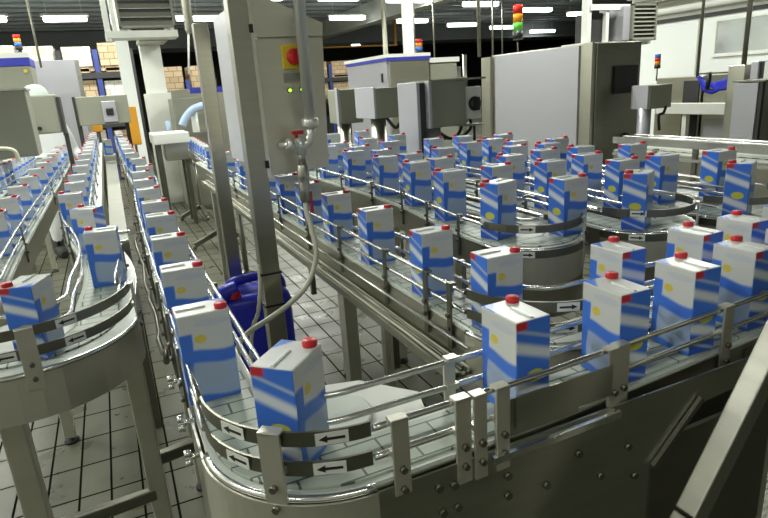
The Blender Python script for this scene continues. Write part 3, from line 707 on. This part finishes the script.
def stack(x, y, z0, zb, h, r, lens, label, pole=.008):
    t = thing('stack_light', label, 'signal light', (x, y, z0), 'stack lights')
    part('pole', MB().tube([(x, y, z0), (x, y, zb)], pole, 8), 'steel_dark', t)
    part('base', MB().lathe([(r * 1.05, zb), (r * 1.05, zb + .25 * h)], (x, y, 0), 14), 'black_plastic', t)
    z = zb + .25 * h; dz = .75 * h / len(lens)
    for l in lens:
        part('lens', MB().lathe([(r, z), (r, z + dz * .94), (r * .9, z + dz)], (x, y, 0), 14), 'lens_' + l, t, {'red': 'red', 'amber': 'amber', 'green': 'green', 'blue': 'blue'}[l] + ' lens'); z += dz
stack(3.95, 5.15, 1.845, 1.97, .33, .05, ['green', 'amber', 'red'], 'large red, amber and green stack light on the largest cabinet')
# control box on pedestal
C2 = thing('control_box', 'grey control box with black rotary switch on a round pedestal', 'control box', (1.95, 3.2, 0))
part('body', MB().box(1.795, 3.2, 1.335, 2.06, 3.45, 1.612, bev=.006), 'grey_paint', C2)
part('side_lid', MB().box(1.778, 3.17, 1.335, 1.797, 3.225, 1.612, bev=.003), 'cabinet_pale', C2, 'pale side lid')
part('top_shelf', MB().box(2.055, 3.2, 1.325, 2.19, 3.4, 1.335).box(2.055, 3.39, 1.33, 2.19, 3.41, 1.61).box(1.79, 3.19, 1.608, 2.20, 3.46, 1.62), 'grey_paint', C2)
sb = part('switch_box', MB().box(2.075, 3.24, 1.365, 2.20, 3.33, 1.565, bev=.006).box(2.045, 3.25, 1.40, 2.078, 3.32, 1.53), 'white_paint', C2, 'white switch box')
part('switch_knob', MB().lathe([(.045, 0), (.045, .012), (.03, .025), (.0, .026)], (2.145, 3.24, 1.46), 20, Matrix.Rotation(R(90), 4, 'X')).box(2.132, 3.195, 1.42, 2.158, 3.22, 1.50), 'black_plastic', sb)
part('pedestal', MB().tube([(1.865, 3.33, 0), (1.865, 3.33, 1.34)], .068, 20), 'cabinet_pale', C2)
part('cable', MB().tube(cr([(2.09, 3.3, 1.365), (2.07, 3.3, 1.29), (2.00, 3.3, 1.25), (1.92, 3.32, 1.30)]), .010, 8), 'black_plastic', C2)
part('cable', MB().tube(cr([(2.15, 3.3, 1.365), (2.15, 3.3, 1.30), (2.06, 3.3, 1.25), (1.93, 3.32, 1.26)]), .010, 8), 'black_plastic', C2)
part('cable', MB().tube(cr([(2.18, 3.3, 1.33), (2.18, 3.3, 1.2), (2.17, 3.31, 1.05)]), .009, 8), 'black_plastic', C2)
# tall slim cabinet just left of it
C2b = thing('slim_cabinet', 'tall slim cabinet with pale side touching the grey control box', 'cabinet', (1.72, 3.35, 0))
part('body', MB().box(1.737, 3.215, 0, 1.776, 3.46, 1.605, bev=.004), 'rubber', C2b)
part('side_panel', MB().box(1.716, 3.21, .02, 1.738, 3.47, 1.612, bev=.004), 'cabinet_pale', C2b, 'pale side panel')
# smaller boxes further left
C3 = thing('control_box', 'smaller grey box with pale side, left of the slim cabinet', 'control box', (1.95, 4.1, 0))
part('body', MB().box(1.80, 4.0, 1.375, 2.03, 4.36, 1.592, bev=.006), 'grey_paint', C3)
part('side_lid', MB().box(1.785, 4.0, 1.375, 1.802, 4.36, 1.60, bev=.003), 'cabinet_pale', C3)
part('pedestal', MB().tube([(1.88, 4.15, 0), (1.88, 4.15, 1.38)], .06, 18), 'steel', C3)
part('cable', MB().tube(cr([(1.9, 4.05, 1.375), (1.95, 4.0, 1.3), (2.02, 4.02, 1.34), (2.07, 4.05, 1.2), (2.08, 4.08, 1.0)]), .013, 8), 'black_plastic', C3)
C3b = thing('control_box', 'grey box with small pale switch at the right edge of the control cabinet', 'control box', (2.0, 5.2, 0))
part('body', MB().box(1.90, 5.0, 1.30, 2.12, 5.3, 1.60, bev=.01), 'grey_paint', C3b)
part('side_lid', MB().box(1.880, 5.0, 1.28, 1.902, 5.06, 1.61, bev=.003), 'cabinet_pale', C3b)
part('switch_box', MB().box(2.12, 5.03, 1.36, 2.19, 5.12, 1.55, bev=.006).box(2.145, 5.015, 1.42, 2.17, 5.03, 1.5), 'white_paint', C3b)
part('pedestal', MB().tube([(1.98, 5.15, 0), (1.98, 5.15, 1.31)], .06, 18), 'steel', C3b)
# filling machine with blue band
M1 = thing('filling_machine', 'grey machine housing with dark blue top band before the slim white pillar', 'machine', (3.4, 7.6, 0))
part('housing', MB().box(3.37, 7., 0, 3.94, 8.4, 1.95, bev=.01), 'cabinet', M1)
part('side_panel', MB().box(3.345, 7.03, .1, 3.37, 8.38, 1.90, bev=.004), 'cabinet_pale', M1)
part('band', MB().box(3.335, 6.985, 1.905, 3.955, 8.41, 1.945), 'blue_band', M1, 'dark blue band')
part('top_cover', MB().box(3.33, 6.98, 1.945, 3.96, 8.45, 1.985), 'white_paint', M1)
part('handle', MB().box(3.33, 7.15, 1.65, 3.346, 7.19, 1.76), 'black_plastic', M1)
M2_ = thing('machine_housing', 'plain grey housing right of the blue banded machine', 'machine', (4.2, 7.5, 0))
part('housing', MB().box(3.99, 7.05, 0, 4.40, 8., 1.86, bev=.01), 'grey_paint', M2_)
part('top_cover', MB().box(3.97, 7.03, 1.86, 4.43, 8.02, 1.92), 'white_paint', M2_)
part('fittings', MB().tube([(4.5, 7.2, 0), (4.5, 7.2, 1.8)], .05, 10).tube([(4.4, 7.2, 1.6), (4.62, 7.2, 1.6)], .06, 10).tube([(4.62, 7.2, 0), (4.62, 7.2, 1.95)], .03, 8), 'steel', M2_)
part('yellow_tag', MB().box(4.44, 7.12, 1.58, 4.54, 7.14, 1.64), 'yellow_plastic', M2_)
# left group
B1 = thing('control_box', 'grey box with square black switch above the two left rows', 'control box', (0, 7.1, 0))
part('body', MB().box(-.25, 7., 1.40, .252, 7.3, 1.69, bev=.006), 'grey_paint', B1)
part('edge_strip', MB().box(-.275, 6.99, 1.38, -.25, 7.3, 1.695), 'rubber', B1)
sb = part('switch_box', MB().box(-.012, 6.96, 1.42, .125, 7., 1.635, bev=.006), 'cabinet_pale', B1, 'white switch box')
part('switch_knob', MB().box(.022, 6.94, 1.49, .095, 6.96, 1.565, bev=.01), 'black_plastic', sb)
part('support_leg', MB().box(-.275, 7.02, 0, -.235, 7.07, 1.40), 'rubber', B1); part('support_leg', MB().box(.19, 7.2, 0, .23, 7.25, 1.41), 'rubber', B1)
B2 = thing('control_box', 'grey box with black right edge before the hairnet worker', 'control box', (-.45, 6., 0))
part('body', MB().box(-.565, 6., 1.385, -.36, 6.25, 1.715, bev=.012), 'grey_paint', B2)
part('edge_strip', MB().box(-.36, 5.99, 1.36, -.335, 6.25, 1.69), 'rubber', B2)
part('support_leg', MB().box(-.355, 6.0, 0, -.32, 6.06, 1.38), 'rubber', B2)
part('lock', MB().tube([(-.53, 6., 1.435), (-.53, 5.975, 1.435)], .018, 10), 'black_plastic', B2)
B3 = thing('control_box', 'large grey box at the left edge above the packed row', 'control box', (-.7, 5., 0))
part('body', MB().box(-.95, 5., 1.27, -.485, 5.3, 1.735, bev=.006), 'grey_paint', B3)
part('top_lid', MB().box(-.96, 4.99, 1.735, -.475, 5.31, 1.75), 'steel_bright', B3)
part('conduit', MB().tube(cr([(-.80, 4.985, 1.27), (-.78, 4.985, 1.33), (-.70, 4.985, 1.345), (-.63, 4.985, 1.32), (-.62, 4.985, 1.24)]), .014, 8), 'hose', B3)
part('support_leg', MB().box(-.95, 5.1, 0, -.9, 5.15, 1.28), 'steel_dark', B3)
P1 = thing('machine_housing', 'tall pale lilac grey panel cabinet behind the hairnet worker', 'machine', (-.5, 9.7, 0))
part('housing', MB().box(-.786, 9.6, 0, -.246, 9.85, 2.23, bev=.006), 'cabinet_pale', P1)
part('side_edge', MB().box(-.246, 9.6, 0, -.198, 9.85, 2.22), 'steel', P1)
P2 = thing('filling_machine', 'grey machine with dark blue band at the upper left edge', 'machine', (-1., 8.3, 0))
part('housing', MB().box(-1.45, 8., 0, -.665, 8.6, 2.08, bev=.006), 'grey_paint', P2)
part('band', MB().box(-1.46, 7.985, 2.08, -.66, 8.6, 2.165), 'blue_band', P2, 'dark blue band')
part('top_cover', MB().box(-1.46, 7.98, 2.165, -.66, 8.6, 2.22), 'white_paint', P2)
part('yellow_mark', MB().tube([(-.72, 8., 2.02), (-.72, 7.985, 2.02)], .02, 10), 'yellow_plastic', P2)
OD = thing('orange_board', 'orange board standing right of the grey switch box', 'board', (.32, 7.9, 0))
part('board', MB().box(.245, 7.9, 1.10, .36, 7.94, 1.56, bev=.01), 'orange_paint', OD)
part('stand', MB().box(.27, 7.905, 0, .30, 7.935, 1.10).box(.22, 7.85, 0, .36, 7.99, .03), 'steel_dark', OD)
OC = thing('orange_crate', 'yellow orange crate seen under the grey switch box', 'crate', (-.25, 9.75, 0))
part('box', MB().box(-.43, 10.0, 1.21, -.06, 10.3, 1.35, bev=.01), 'orange_paint', OC); part('stand', MB().box(-.38, 10.05, 0, -.10, 10.25, 1.21), 'steel_dark', OC)
carton(-.025, 7.33, 1.06, 0, 'single drink carton standing on the grey end box between the two left rows', 'cartons off the line')
TB = thing('transfer_table', 'white topped transfer table beside the foot of the white pillar', 'table', (.75, 8.1, 0))
part('table_top', MB().box(.49, 7.9, 1.075, .93, 8.5, 1.205, bev=.01), 'white_paint', TB)
part('lower_box', MB().box(.62, 7.95, .86, .90, 8.4, 1.075, bev=.006), 'cabinet', TB)
for x in (.53, .84): part('leg', MB().box(x, 8., 0, x + .05, 8.05, 1.08), 'steel_dark', TB); part('leg', MB().box(x, 8.35, 0, x + .05, 8.4, 1.08), 'steel_dark', TB)
FW = thing('film_wrapper', 'grey machine with pale blue film arm between white pillar and cabinet post', 'machine', (1.1, 9.4, 0))
part('housing', MB().box(.93, 9.3, 0, 1.55, 9.9, 1.62, bev=.01), 'grey_paint', FW)
part('film_arm', MB().tube(cr([(.98, 9.0, 1.24), (1.06, 9.0, 1.36), (1.18, 9.0, 1.46), (1.34, 9.0, 1.50)]),   .055, 12), 'pale_blue', FW, 'pale blue film arm')
part('post', MB().tube([(1.18, 9.1, 1.0), (1.18, 9.1, 1.45)], .05, 10), 'white_paint', FW); part('roller', MB().tube([(.80, 9.05, 1.1), (.80, 9.05, 1.32)], .035, 10), 'pale_blue', FW)
part('bed', MB().box(.74, 8.95, .9, 1.35, 9.3, 1.13), 'steel', FW)

# louvred fan units
def fan_unit(label, x0, x1, y, z0, z1, depth, n=6):
    t = thing('fan_unit', label, 'fan unit', ((x0 + x1) / 2, y, z0), 'louvred fan units')
    part('casing', MB().box(x0, y + .03, z0, x1, y + depth, z1, bev=.006), 'white_paint', t)
    part('backing', MB().box(x0 + .03, y + .015, z0 + .03, x1 - .03, y + .03, z1 - .03), 'rack_dark', t)
    h = (z1 - z0 - .04) / n
    for k in range(n):
        z = z0 + .02 + k * h
        part('slat', MB().prism([(y - .02, z), (y - .012, z), (y + .03, z + h * .78), (y + .022, z + h * .78)], 'x', x0 + .02, x1 - .02), 'louvre', t)
    part('frame', MB().box(x0, y - .02, z0, x0 + .03, y + .03, z1).box(x1 - .03, y - .02, z0, x1, y + .03, z1).box(x0, y - .02, z0, x1, y + .03, z0 + .02).box(x0, y - .02, z1 - .02, x1, y + .03, z1), 'louvre', t)
    return t
FA = fan_unit('louvred fan unit on white posts at the top of the white pillar', .38, 1.10, 9., 2.56, 3.25, .55)
part('mount', MB().box(.20, 9.0, 2.44, 1.12, 9.4, 2.53).box(.20, 9.02, 2.4, .27, 9.1, 3.6).box(.31, 9.02, 2.45, .35, 9.1, 3.6).box(.48, 9.05, 2.5, .53, 9.3, 2.6).box(.95, 9.05, 2.5, 1.0, 9.3, 2.6), 'white_paint', FA)
part('bracket', MB().box(.62, 9.35, 2.42, 1.0, 10.0, 2.47), 'steel', FA)
FB = fan_unit('louvred fan unit above the largest cabinet, against the bright white wall', 6.42, 6.86, 6., 1.97, 2.42, .5, 8)
part('mount', MB().box(5.70, 6.1, 1.93, 6.9, 6.5, 1.975).box(5.76, 6.1, 1.975, 5.83, 6.2, 2.55).box(5.80, 6.08, 2.36, 6.45, 6.14, 2.43).box(6.08, 6.1, 1.975, 6.13, 6.2, 2.36), 'white_paint', FB)
part('motor', MB().box(5.88, 6.16, 1.96, 6.22, 6.45, 2.34, bev=.02), 'rack_dark', FB)
part('side_cover', MB().box(6.30, 6.02, 1.98, 6.42, 6.45, 2.40, bev=.006), 'cabinet_pale', FB)
part('stand', MB().box(5.72, 6.25, 0, 5.80, 6.33, 1.935).box(6.74, 6.25, 0, 6.82, 6.33, 1.935), 'steel', FB)

# right hand machines
RM = thing('machine_housing', 'grey machine housing below the white wall at right, dark recess in its middle', 'machine', (5.9, 4.4, 0))
part('housing', MB().box(5.5, 4.20, 0, 6.4, 4.75, 1.50, bev=.006), 'cabinet', RM)
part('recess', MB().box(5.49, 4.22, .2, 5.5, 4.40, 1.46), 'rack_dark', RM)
part('lower_housing', MB().box(5.5, 3.70, 0, 6.3, 4.17, 1.40, bev=.006), 'cabinet', RM)
part('blue_edge', MB().box(5.48, 3.64, 1.15, 5.55, 3.70, 1.42), 'rack_blue', RM)
part('drawer', MB().box(5.47, 3.82, .88, 5.5, 4.12, 1.08, bev=.004), 'cabinet_pale', RM)
BM = solo('white_beam', MB().box(5.36, 3.3, 1.135, 5.44, 4.62, 1.245, bev=.006).box(5.38, 3.35, 0, 5.43, 3.40, 1.14).box(5.38, 4.25, 0, 5.43, 4.30, 1.14), 'white_paint', (5.4, 4., 0), 'white horizontal beam across the right machine housing', 'beam')
RB = thing('control_box', 'grey box with pale left side right of the largest cabinet', 'control box', (4.2, 3.6, 0))
part('body', MB().box(4.105, 3.6, 1.28, 4.36, 3.80, 1.472, bev=.006), 'grey_paint', RB)
part('side_lid', MB().box(4.09, 3.61, 1.28, 4.107, 3.77, 1.475, bev=.003), 'cabinet_pale', RB)
part('pedestal', MB().tube([(4.14, 3.68, 0), (4.14, 3.68, 1.29)], .055, 16), 'cabinet_pale', RB)
part('cable', MB().tube(cr([(4.30, 3.6, 1.29), (4.25, 3.58, 1.24), (4.2, 3.58, 1.22), (4.24, 3.6, 1.1)]), .012, 8), 'black_plastic', RB)
RC = thing('machine_cabinet', 'upright cabinet with broad pale face at the right edge', 'cabinet', (4.2, 2.7, 0))
part('body', MB().box(4.02, 2.60, 0, 4.35, 2.79, 1.475, bev=.006), 'grey_paint', RC)
part('side_door', MB().box(4.0, 2.63, .05, 4.022, 2.80, 1.468, bev=.004), 'cabinet_pale', RC, 'broad pale door')
part('seal', MB().box(3.995, 2.595, .02, 4.02, 2.615, 1.475), 'rubber', RC)
part('top_lid', MB().box(3.99, 2.58, 1.475, 4.36, 2.81, 1.485), 'steel_dark', RC)
RD = thing('machine_cabinet', 'second cabinet cut by the right edge, behind the pale upright one', 'cabinet', (4.3, 2.4, 0))
part('body', MB().box(4.05, 2.25, 0, 4.4, 2.52, 1.46, bev=.006), 'cabinet_pale', RD)
part('corner_fold', MB().box(4.04, 2.5, 0, 4.07, 2.53, 1.45), 'steel_bright', RD)
RE_ = thing('machine_housing', 'grey and pinkish boxes on top of the right edge machines', 'machine', (4.8, 3.2, 0))
part('housing', MB().box(4.62, 3.16, 0, 4.9, 3.30, 1.585, bev=.004), 'cabinet', RE_); part('pink_box', MB().box(4.6, 3.04, 0, 4.8, 3.10, 1.605, bev=.004), 'cabinet_pale', RE_)
part('dark_gap', MB().box(4.62, 3.0, 0, 4.8, 3.04, 1.60), 'rack_dark', RE_); part('beige_box', MB().box(4.6, 2.75, 0, 4.85, 2.995, 1.60, bev=.004), 'white_paint', RE_)
BH = thing('hose_bundle', 'blue hoses coiled on a dark hook above the right machine', 'hose', (5., 3.7, 1.4))
for k in range(7):
    pts = cr([(5. + .02 * (k % 3), 3.86 - .01 * k, 1.505 - .012 * k), (5., 3.80, 1.455 - .01 * k), (5.01, 3.72, 1.435 - .012 * k), (5., 3.64, 1.45 - .01 * k), (5.01, 3.56, 1.475 - .012 * k), (5., 3.50, 1.515 - .01 * k)])
    part('hose', MB().tube(pts, .016, 8), 'blue_plastic', BH)
part('hanger_bar', MB().bar((5., 3.88, 1.53), (5., 3.43, 1.53), .014), 'steel_dark', BH)
part('hook', MB().tube([(5.0, 3.75, 1.54), (5.0, 3.75, 1.39)], .022, 8).tube([(5.0, 3.50, 1.53), (5.0, 3.50, 1.46)], .025, 8).tube([(5.0, 3.77, 1.41), (5.0, 3.66, 1.38)], .012, 8), 'black_plastic', BH)
stack(5.52, 4.77, 1.47, 1.60, .15, .030, ['amber', 'red', 'blue'], 'dark stack light with blue top before the white wall')
stack(6.53, 12., 1.9, 2.22, .33, .075, ['blue', 'amber', 'red'], 'small distant stack light right of the slim white pillar', .012)
stack(-.92, 10., 2.0, 2.41, .20, .045, ['blue', 'amber', 'red'], 'small stack light over the blue banded machine at upper left')
RK0 = thing('machine_housing', 'distant dark housing under the small stack light near the slim white pillar', 'machine', (6.5, 12.2, 0)); part('housing', MB().box(6.2, 11.9, 0, 6.9, 12.5, 1.9, bev=.01), 'grey_paint', RK0)
RK1 = thing('machine_housing', 'pale housing behind the blue banded machine at upper left', 'machine', (-.9, 10.1, 0)); part('housing', MB().box(-1.4, 9.9, 0, -.6, 10.4, 2.0, bev=.01), 'white_paint', RK1)

# hanging rods
rods = [((4.05, 6., 1.86), 'thin hanging rod just left of the largest cabinet', .022), ((3.76, 7.9, 1.98), 'hanging rod left of the slim white pillar, over the blue banded machine', .035),
        ((5., 3.87, 1.5), 'hanging rod over the blue hoses before the white wall', .014), ((5., 3.435, 1.46), 'thicker hanging rod near the right edge', .020),
        ((-.62, 8.9, 2.1), 'thin hanging rod above the pale panel cabinet at left', .014), ((6.75, 12.6, 1.9), 'distant hanging rod beside the small stack light', .02),
        ((8.2, 11.6, 1.6), 'hanging rod close to the stack light on its right', .025), ((8.9, 12.2, 1.6), 'hanging rod halfway between stack light and fan unit', .02), ((7.2, 12.5, 1.6), 'hanging rod left of the largest cabinet far behind', .02)]
for (x, y, z), l, r in rods:
    solo('hanging_rod', MB().tube([(x, y, z), (x, y, ZC + .05)], r, 10), 'cabinet', (x, y, z), l, 'rod', 'hanging rods')
HT = thing('hanging_tube', 'thick grey drop tube hanging right of the left fan unit', 'tube', (1.13, 8., 1.9))
part('tube', MB().tube([(1.15, 8., ZC), (1.14, 8., 2.42), (1.12, 8., 2.37)], [.055, .055, .02], 14), 'cabinet', HT)
part('rod', MB().tube([(1.12, 8., 2.38), (1.05, 8., 1.9)], .012, 8), 'white_paint', HT)

# ------------------------------------------------------------------ pallet racks
def rack(name_label, x0, bays, bw, y, levels, depth=1.0):
    t = thing('pallet_rack', name_label, 'rack', (x0, y, 0))
    for k in range(bays + 1):
        x = x0 + k * bw
        part('upright', MB().box(x - .05, y, 0, x + .05, y + .08, levels[-1] + .45).box(x - .05, y + depth - .08, 0, x + .05, y + depth, levels[-1] + .45), 'rack_blue' if k % 2 else 'rack_dark', t)
    for z in levels:
        part('beam', MB().box(x0, y - .01, z - .12, x0 + bays * bw, y + .06, z).box(x0, y + depth - .06, z - .12, x0 + bays * bw, y + depth, z), 'rack_dark', t)
        part('shelf', MB().box(x0, y, z - .02, x0 + bays * bw, y + depth, z), 'rack_dark', t)
    return t
def load(x0, x1, y, z, h, mat, label, film=False):
    t = thing('pallet_load', label, 'pallet', ((x0 + x1) / 2, y + .4, z), 'pallet loads')
    part('pallet', MB().box(x0, y + .1, z, x1, y + .9, z + .03).box(x0, y + .1, z + .09, x1, y + .9, z + .12).box(x0, y + .1, z, x0 + .1, y + .9, z + .1).box(x1 - .1, y + .1, z, x1, y + .9, z + .1), 'boxes_brown', t)
    part('boxes', MB().box(x0 + .01, y + .08, z + .121, x1 - .01, y + .9, z + h, bev=.015), mat, t)
YR = 14.
rack('pallet rack full of wrapped stacks at upper left', -2.0, 4, .68, YR, [.02, 1.25, 2.25])
ll = [('above', 2.25, .58), ('on the lower shelf', 1.25, .86), ('on the floor level', .02, 1.1)]
nm = ['leftmost', 'second from left', 'third from left', 'rightmost']
for j, (w, z, h) in enumerate(ll):
    for k in range(4):
        x = -2.0 + .68 * k
        load(x + .06, x + .62, YR, z, h - .03 * ((k * 7 + j) % 3), 'boxes_pale' if (k + (j == 1)) % 4 < 3 else 'boxes_brown', '%s pallet stack %s of the upper left rack' % (nm[k], {'above': 'on the top shelf', 'on the lower shelf': 'on the middle shelf', 'on the floor level': 'on the floor level'}[w]))
rack('small pallet rack between white pillar and the control cabinet', 1.3, 2, .62, YR + 1, [.02, 1.6])
for k in range(2):
    x = 1.3 + .62 * k
    load(x + .07, x + .55, YR + 1, 1.6, .75, 'boxes_brown', '%s brown box stack on the small rack behind the film machine' % ('left', 'right')[k])
MB3 = thing('filling_machine', 'far machine with blue band between pillar and cabinet post', 'machine', (1.75, 12.2, 0))
part('housing', MB().box(1.2, 12., 0, 2.3, 12.8, 1.78, bev=.01), 'cabinet', MB3); part('band', MB().box(1.55, 11.98, 1.70, 2.31, 12.8, 1.80), 'blue_band', MB3)
rack('far pallet rack with yellowish boxes right of the control cabinet', 6.4, 3, .95, 20., [.02, 1.3, 2.0])
for k in range(3):
    x = 6.4 + .95 * k
    load(x + .08, x + .87, 20., 2.0, .55, 'boxes_brown', '%s yellow brown box stack on the top shelf of the far rack' % ('left', 'middle', 'right')[k])
    load(x + .08, x + .87, 20., 1.3, .55, 'boxes_brown', '%s yellow brown box stack on the middle shelf of the far rack' % ('left', 'middle', 'right')[k])
solo('crane_beam', MB().box(5.2, 24., 3.26, 12., 24.2, 3.31).box(5.2, 24.05, 3.31, 5.3, 24.15, ZC + .121).box(11.9, 24.05, 3.31, 12., 24.15, ZC + .121), 'orange_paint', (8., 24., 3.28), 'yellow crane beam high in the dark hall behind the control cabinet', 'beam')

# ------------------------------------------------------------------ the worker
def skinned(name, verts, edges, radii, mat, parent=None, sub=2, rootv=0):
    me = bpy.data.meshes.new(name); me.from_pydata(verts, edges, []); o = bpy.data.objects.new(name, me); COL.objects.link(o)
    sk = o.modifiers.new('skin', 'SKIN'); sk.use_smooth_shade = True
    for i, r in enumerate(radii): me.skin_vertices[0].data[i].radius = r if isinstance(r, tuple) else (r, r)
    me.skin_vertices[0].data[rootv].use_root = True
    s = o.modifiers.new('sub', 'SUBSURF'); s.levels = sub; s.render_levels = sub
    me.materials.append(MAT[mat])
    if parent: o.parent = parent
    return o
def chain(lists):
    V, E, Rr = [], [], []
    idx = {}
    for ch in lists:
        prev = None
        for key, p, r in ch:
            if key in idx: i = idx[key]
            else: i = len(V); idx[key] = i; V.append(p); Rr.append(r)
            if prev is not None: E.append((prev, i))
            prev = i
    return V, E, Rr
W = thing('person', 'worker in white coat and hairnet standing behind the grey boxes at left', 'person', (-.625, 7.35, 0))
def fingers(hand, d, sx, tag_):
    out = []
    for k, ln in enumerate((.062, .072, .068, .052)):
        o = (k - 1.5) * .019
        b = Vector(hand) + Vector((0, o, -.045))
        out.append([(tag_ + 'h2', None, None), (tag_ + 'f%da' % k, tuple(b), .0095), (tag_ + 'f%db' % k, tuple(b + Vector((sx * .006, 0, -ln * .55))), .0085), (tag_ + 'f%dc' % k, tuple(b + Vector((sx * .018, 0, -ln))), .0065)])
    b = Vector(hand)
    out.append([(tag_ + 'h1', None, None), (tag_ + 't1', tuple(b + Vector((0, -.045, -.02))), .0105), (tag_ + 't2', tuple(b + Vector((sx * .008, -.055, -.055))), .008)])
    return out
def body():
    c = [[('pel', (0, 0, .95), (.15, .11)), ('bel', (0, 0, 1.08), (.14, .105)), ('che', (0, 0, 1.30), (.155, .11)), ('nk0', (0, 0, 1.43), (.075, .07)), ('nk1', (0, -.015, 1.50), (.052, .052)),
          ('hd0', (0, -.035, 1.575), (.065, .075)), ('hd1', (0, -.025, 1.645), (.078, .095)), ('hd2', (0, -.015, 1.71), (.068, .085))]]
    for s, t in ((-1, 'l'), (1, 'r')):
        hx, hy, hz = s * .30, -.10, .86
        if s > 0: hx, hy, hz = .31, -.22, 1.02
        el = (s * .27, .02, 1.12)
        c.append([('che', None, None), (t + 'sh', (s * .19, 0, 1.39), .062), (t + 'el', el, .043), (t + 'wr', (hx, hy, hz), .029), (t + 'h1', (hx, hy, hz - .035), (.022, .034)), (t + 'h2', (hx, hy, hz - .075), (.018, .036))])
        c += fingers((hx, hy, hz - .045), -1, -s, t)
        c.append([('pel', None, None), (t + 'hp', (s * .095, 0, .88), .088), (t + 'kn', (s * .10, -.01, .48), .056), (t + 'ca', (s * .10, .015, .33), .054), (t + 'an', (s * .10, .02, .09), .036), (t + 'he', (s * .10, .0, .045), .040), (t + 'to', (s * .11, -.15, .032), .030)])
    return chain(c)
v, e, r = body()
skinned('body', v, e, r, 'skin', W)
c = [[('pel', (0, 0, .95), (.175, .14)), ('bel', (0, 0, 1.08), (.165, .13)), ('che', (0, 0, 1.30), (.178, .13)), ('nk0', (0, 0, 1.44), (.08, .08))], [('pel', None, None), ('hem', (0, 0, .62), (.19, .15))]]
for s, t in ((-1, 'l'), (1, 'r')):
    w = (s * .298, -.085, .88) if s < 0 else (.307, -.195, 1.045)
    c.append([('che', None, None), (t + 'sh', (s * .195, 0, 1.40), .078), (t + 'el', (s * .27, .02, 1.12), .060), (t + 'wr', w, .045)])
v, e, r = chain(c)
skinned('coat', v, e, r, 'coat', W)['label'] = 'white work coat'
c = []
for s, t in ((-1, 'l'), (1, 'r')):
    c.append([('pel', (0, 0, .93), (.155, .12)), (t + 'hp', (s * .097, 0, .86), .100), (t + 'kn', (s * .10, -.01, .48), .075), (t + 'an', (s * .10, .02, .12), .062)])
v, e, r = chain(c)
skinned('trousers', v, e, r, 'coat', W)
for sx in (-1, 1): part('boot', MB().tube([(sx * .10, .03, .30), (sx * .10, .025, .10), (sx * .10, -.02, .062), (sx * .11, -.17, .05), (sx * .11, -.20, .045)], [.075, .066, .062, .055, .03], 12), 'rubber', W, 'dark rubber boot', rel=True)
hn = MB()
hn.lathe([(.112, 1.645), (.124, 1.665), (.128, 1.70), (.120, 1.745), (.098, 1.785), (.06, 1.81), (.001, 1.818)], (0, 0, 0), 24)
for q in hn.bm.verts: q.co.y *= 1.12; q.co.y -= .012; q.co.z = 1.645 + (q.co.z - 1.645) * 1.2
hn = part('hairnet', hn, 'hairnet', W, 'pale bouffant hairnet', rel=True)
f = MB()
for s in (-1, 1):
    f.lathe([(.006, -.004), (.012, 0), (.006, .004)], (s * .032, -.128, 1.65), 10, Matrix.Rotation(R(90), 4, 'X'))
part('eyes', f, 'white_gloss', W, rel=True)
part('nose', MB().tube([(0, -.118, 1.645), (0, -.135, 1.615), (0, -.140, 1.60), (0, -.122, 1.588)], [.009, .011, .014, .010], 8), 'skin', W, rel=True)
part('mouth', MB().tube([(-.022, -.106, 1.565), (0, -.114, 1.564), (.022, -.106, 1.565)], [.003, .006, .003], 8), 'red_plastic', W, rel=True)
for s in (-1, 1): part('ear', MB().lathe([(.012, -.008), (.02, 0), (.012, .008)], (s * .082, -.01, 1.63), 10, Matrix.Rotation(R(90), 4, 'Y')), 'skin', W, rel=True)
W.rotation_euler = (0, 0, R(20))

# ------------------------------------------------------------------ world, camera, view
wd = bpy.data.worlds.new('World'); SC.world = wd; wd.use_nodes = True
wd.node_tree.nodes['Background'].inputs['Color'].default_value = (.8, .85, .8, 1); wd.node_tree.nodes['Background'].inputs['Strength'].default_value = .15

cam = bpy.data.cameras.new('Camera'); co = bpy.data.objects.new('Camera', cam); COL.objects.link(co)
cam.sensor_fit = 'HORIZONTAL'; cam.sensor_width = 36.; cam.lens = 36. * 582.6 / 768.; cam.clip_start = .02; cam.clip_end = 200.
P, RO, YA = .2874, -.0651, .4195
r0 = Vector((math.cos(YA), -math.sin(YA), 0)); f0 = Vector((math.sin(YA), math.cos(YA), 0)); z0 = Vector((0, 0, 1))
fw = f0 * math.cos(P) - z0 * math.sin(P); up = f0 * math.sin(P) + z0 * math.cos(P)
rt = r0 * math.cos(RO) + up * math.sin(RO); uu = -r0 * math.sin(RO) + up * math.cos(RO)
co.matrix_world = Matrix(((rt.x, uu.x, -fw.x, 0), (rt.y, uu.y, -fw.y, 0), (rt.z, uu.z, -fw.z, 1.6), (0, 0, 0, 1)))
SC.camera = co
vs = SC.view_settings
vs.view_transform = 'Standard'; vs.look = 'None'; vs.exposure = -.35; vs.gamma = 1.; vs.use_curve_mapping = False
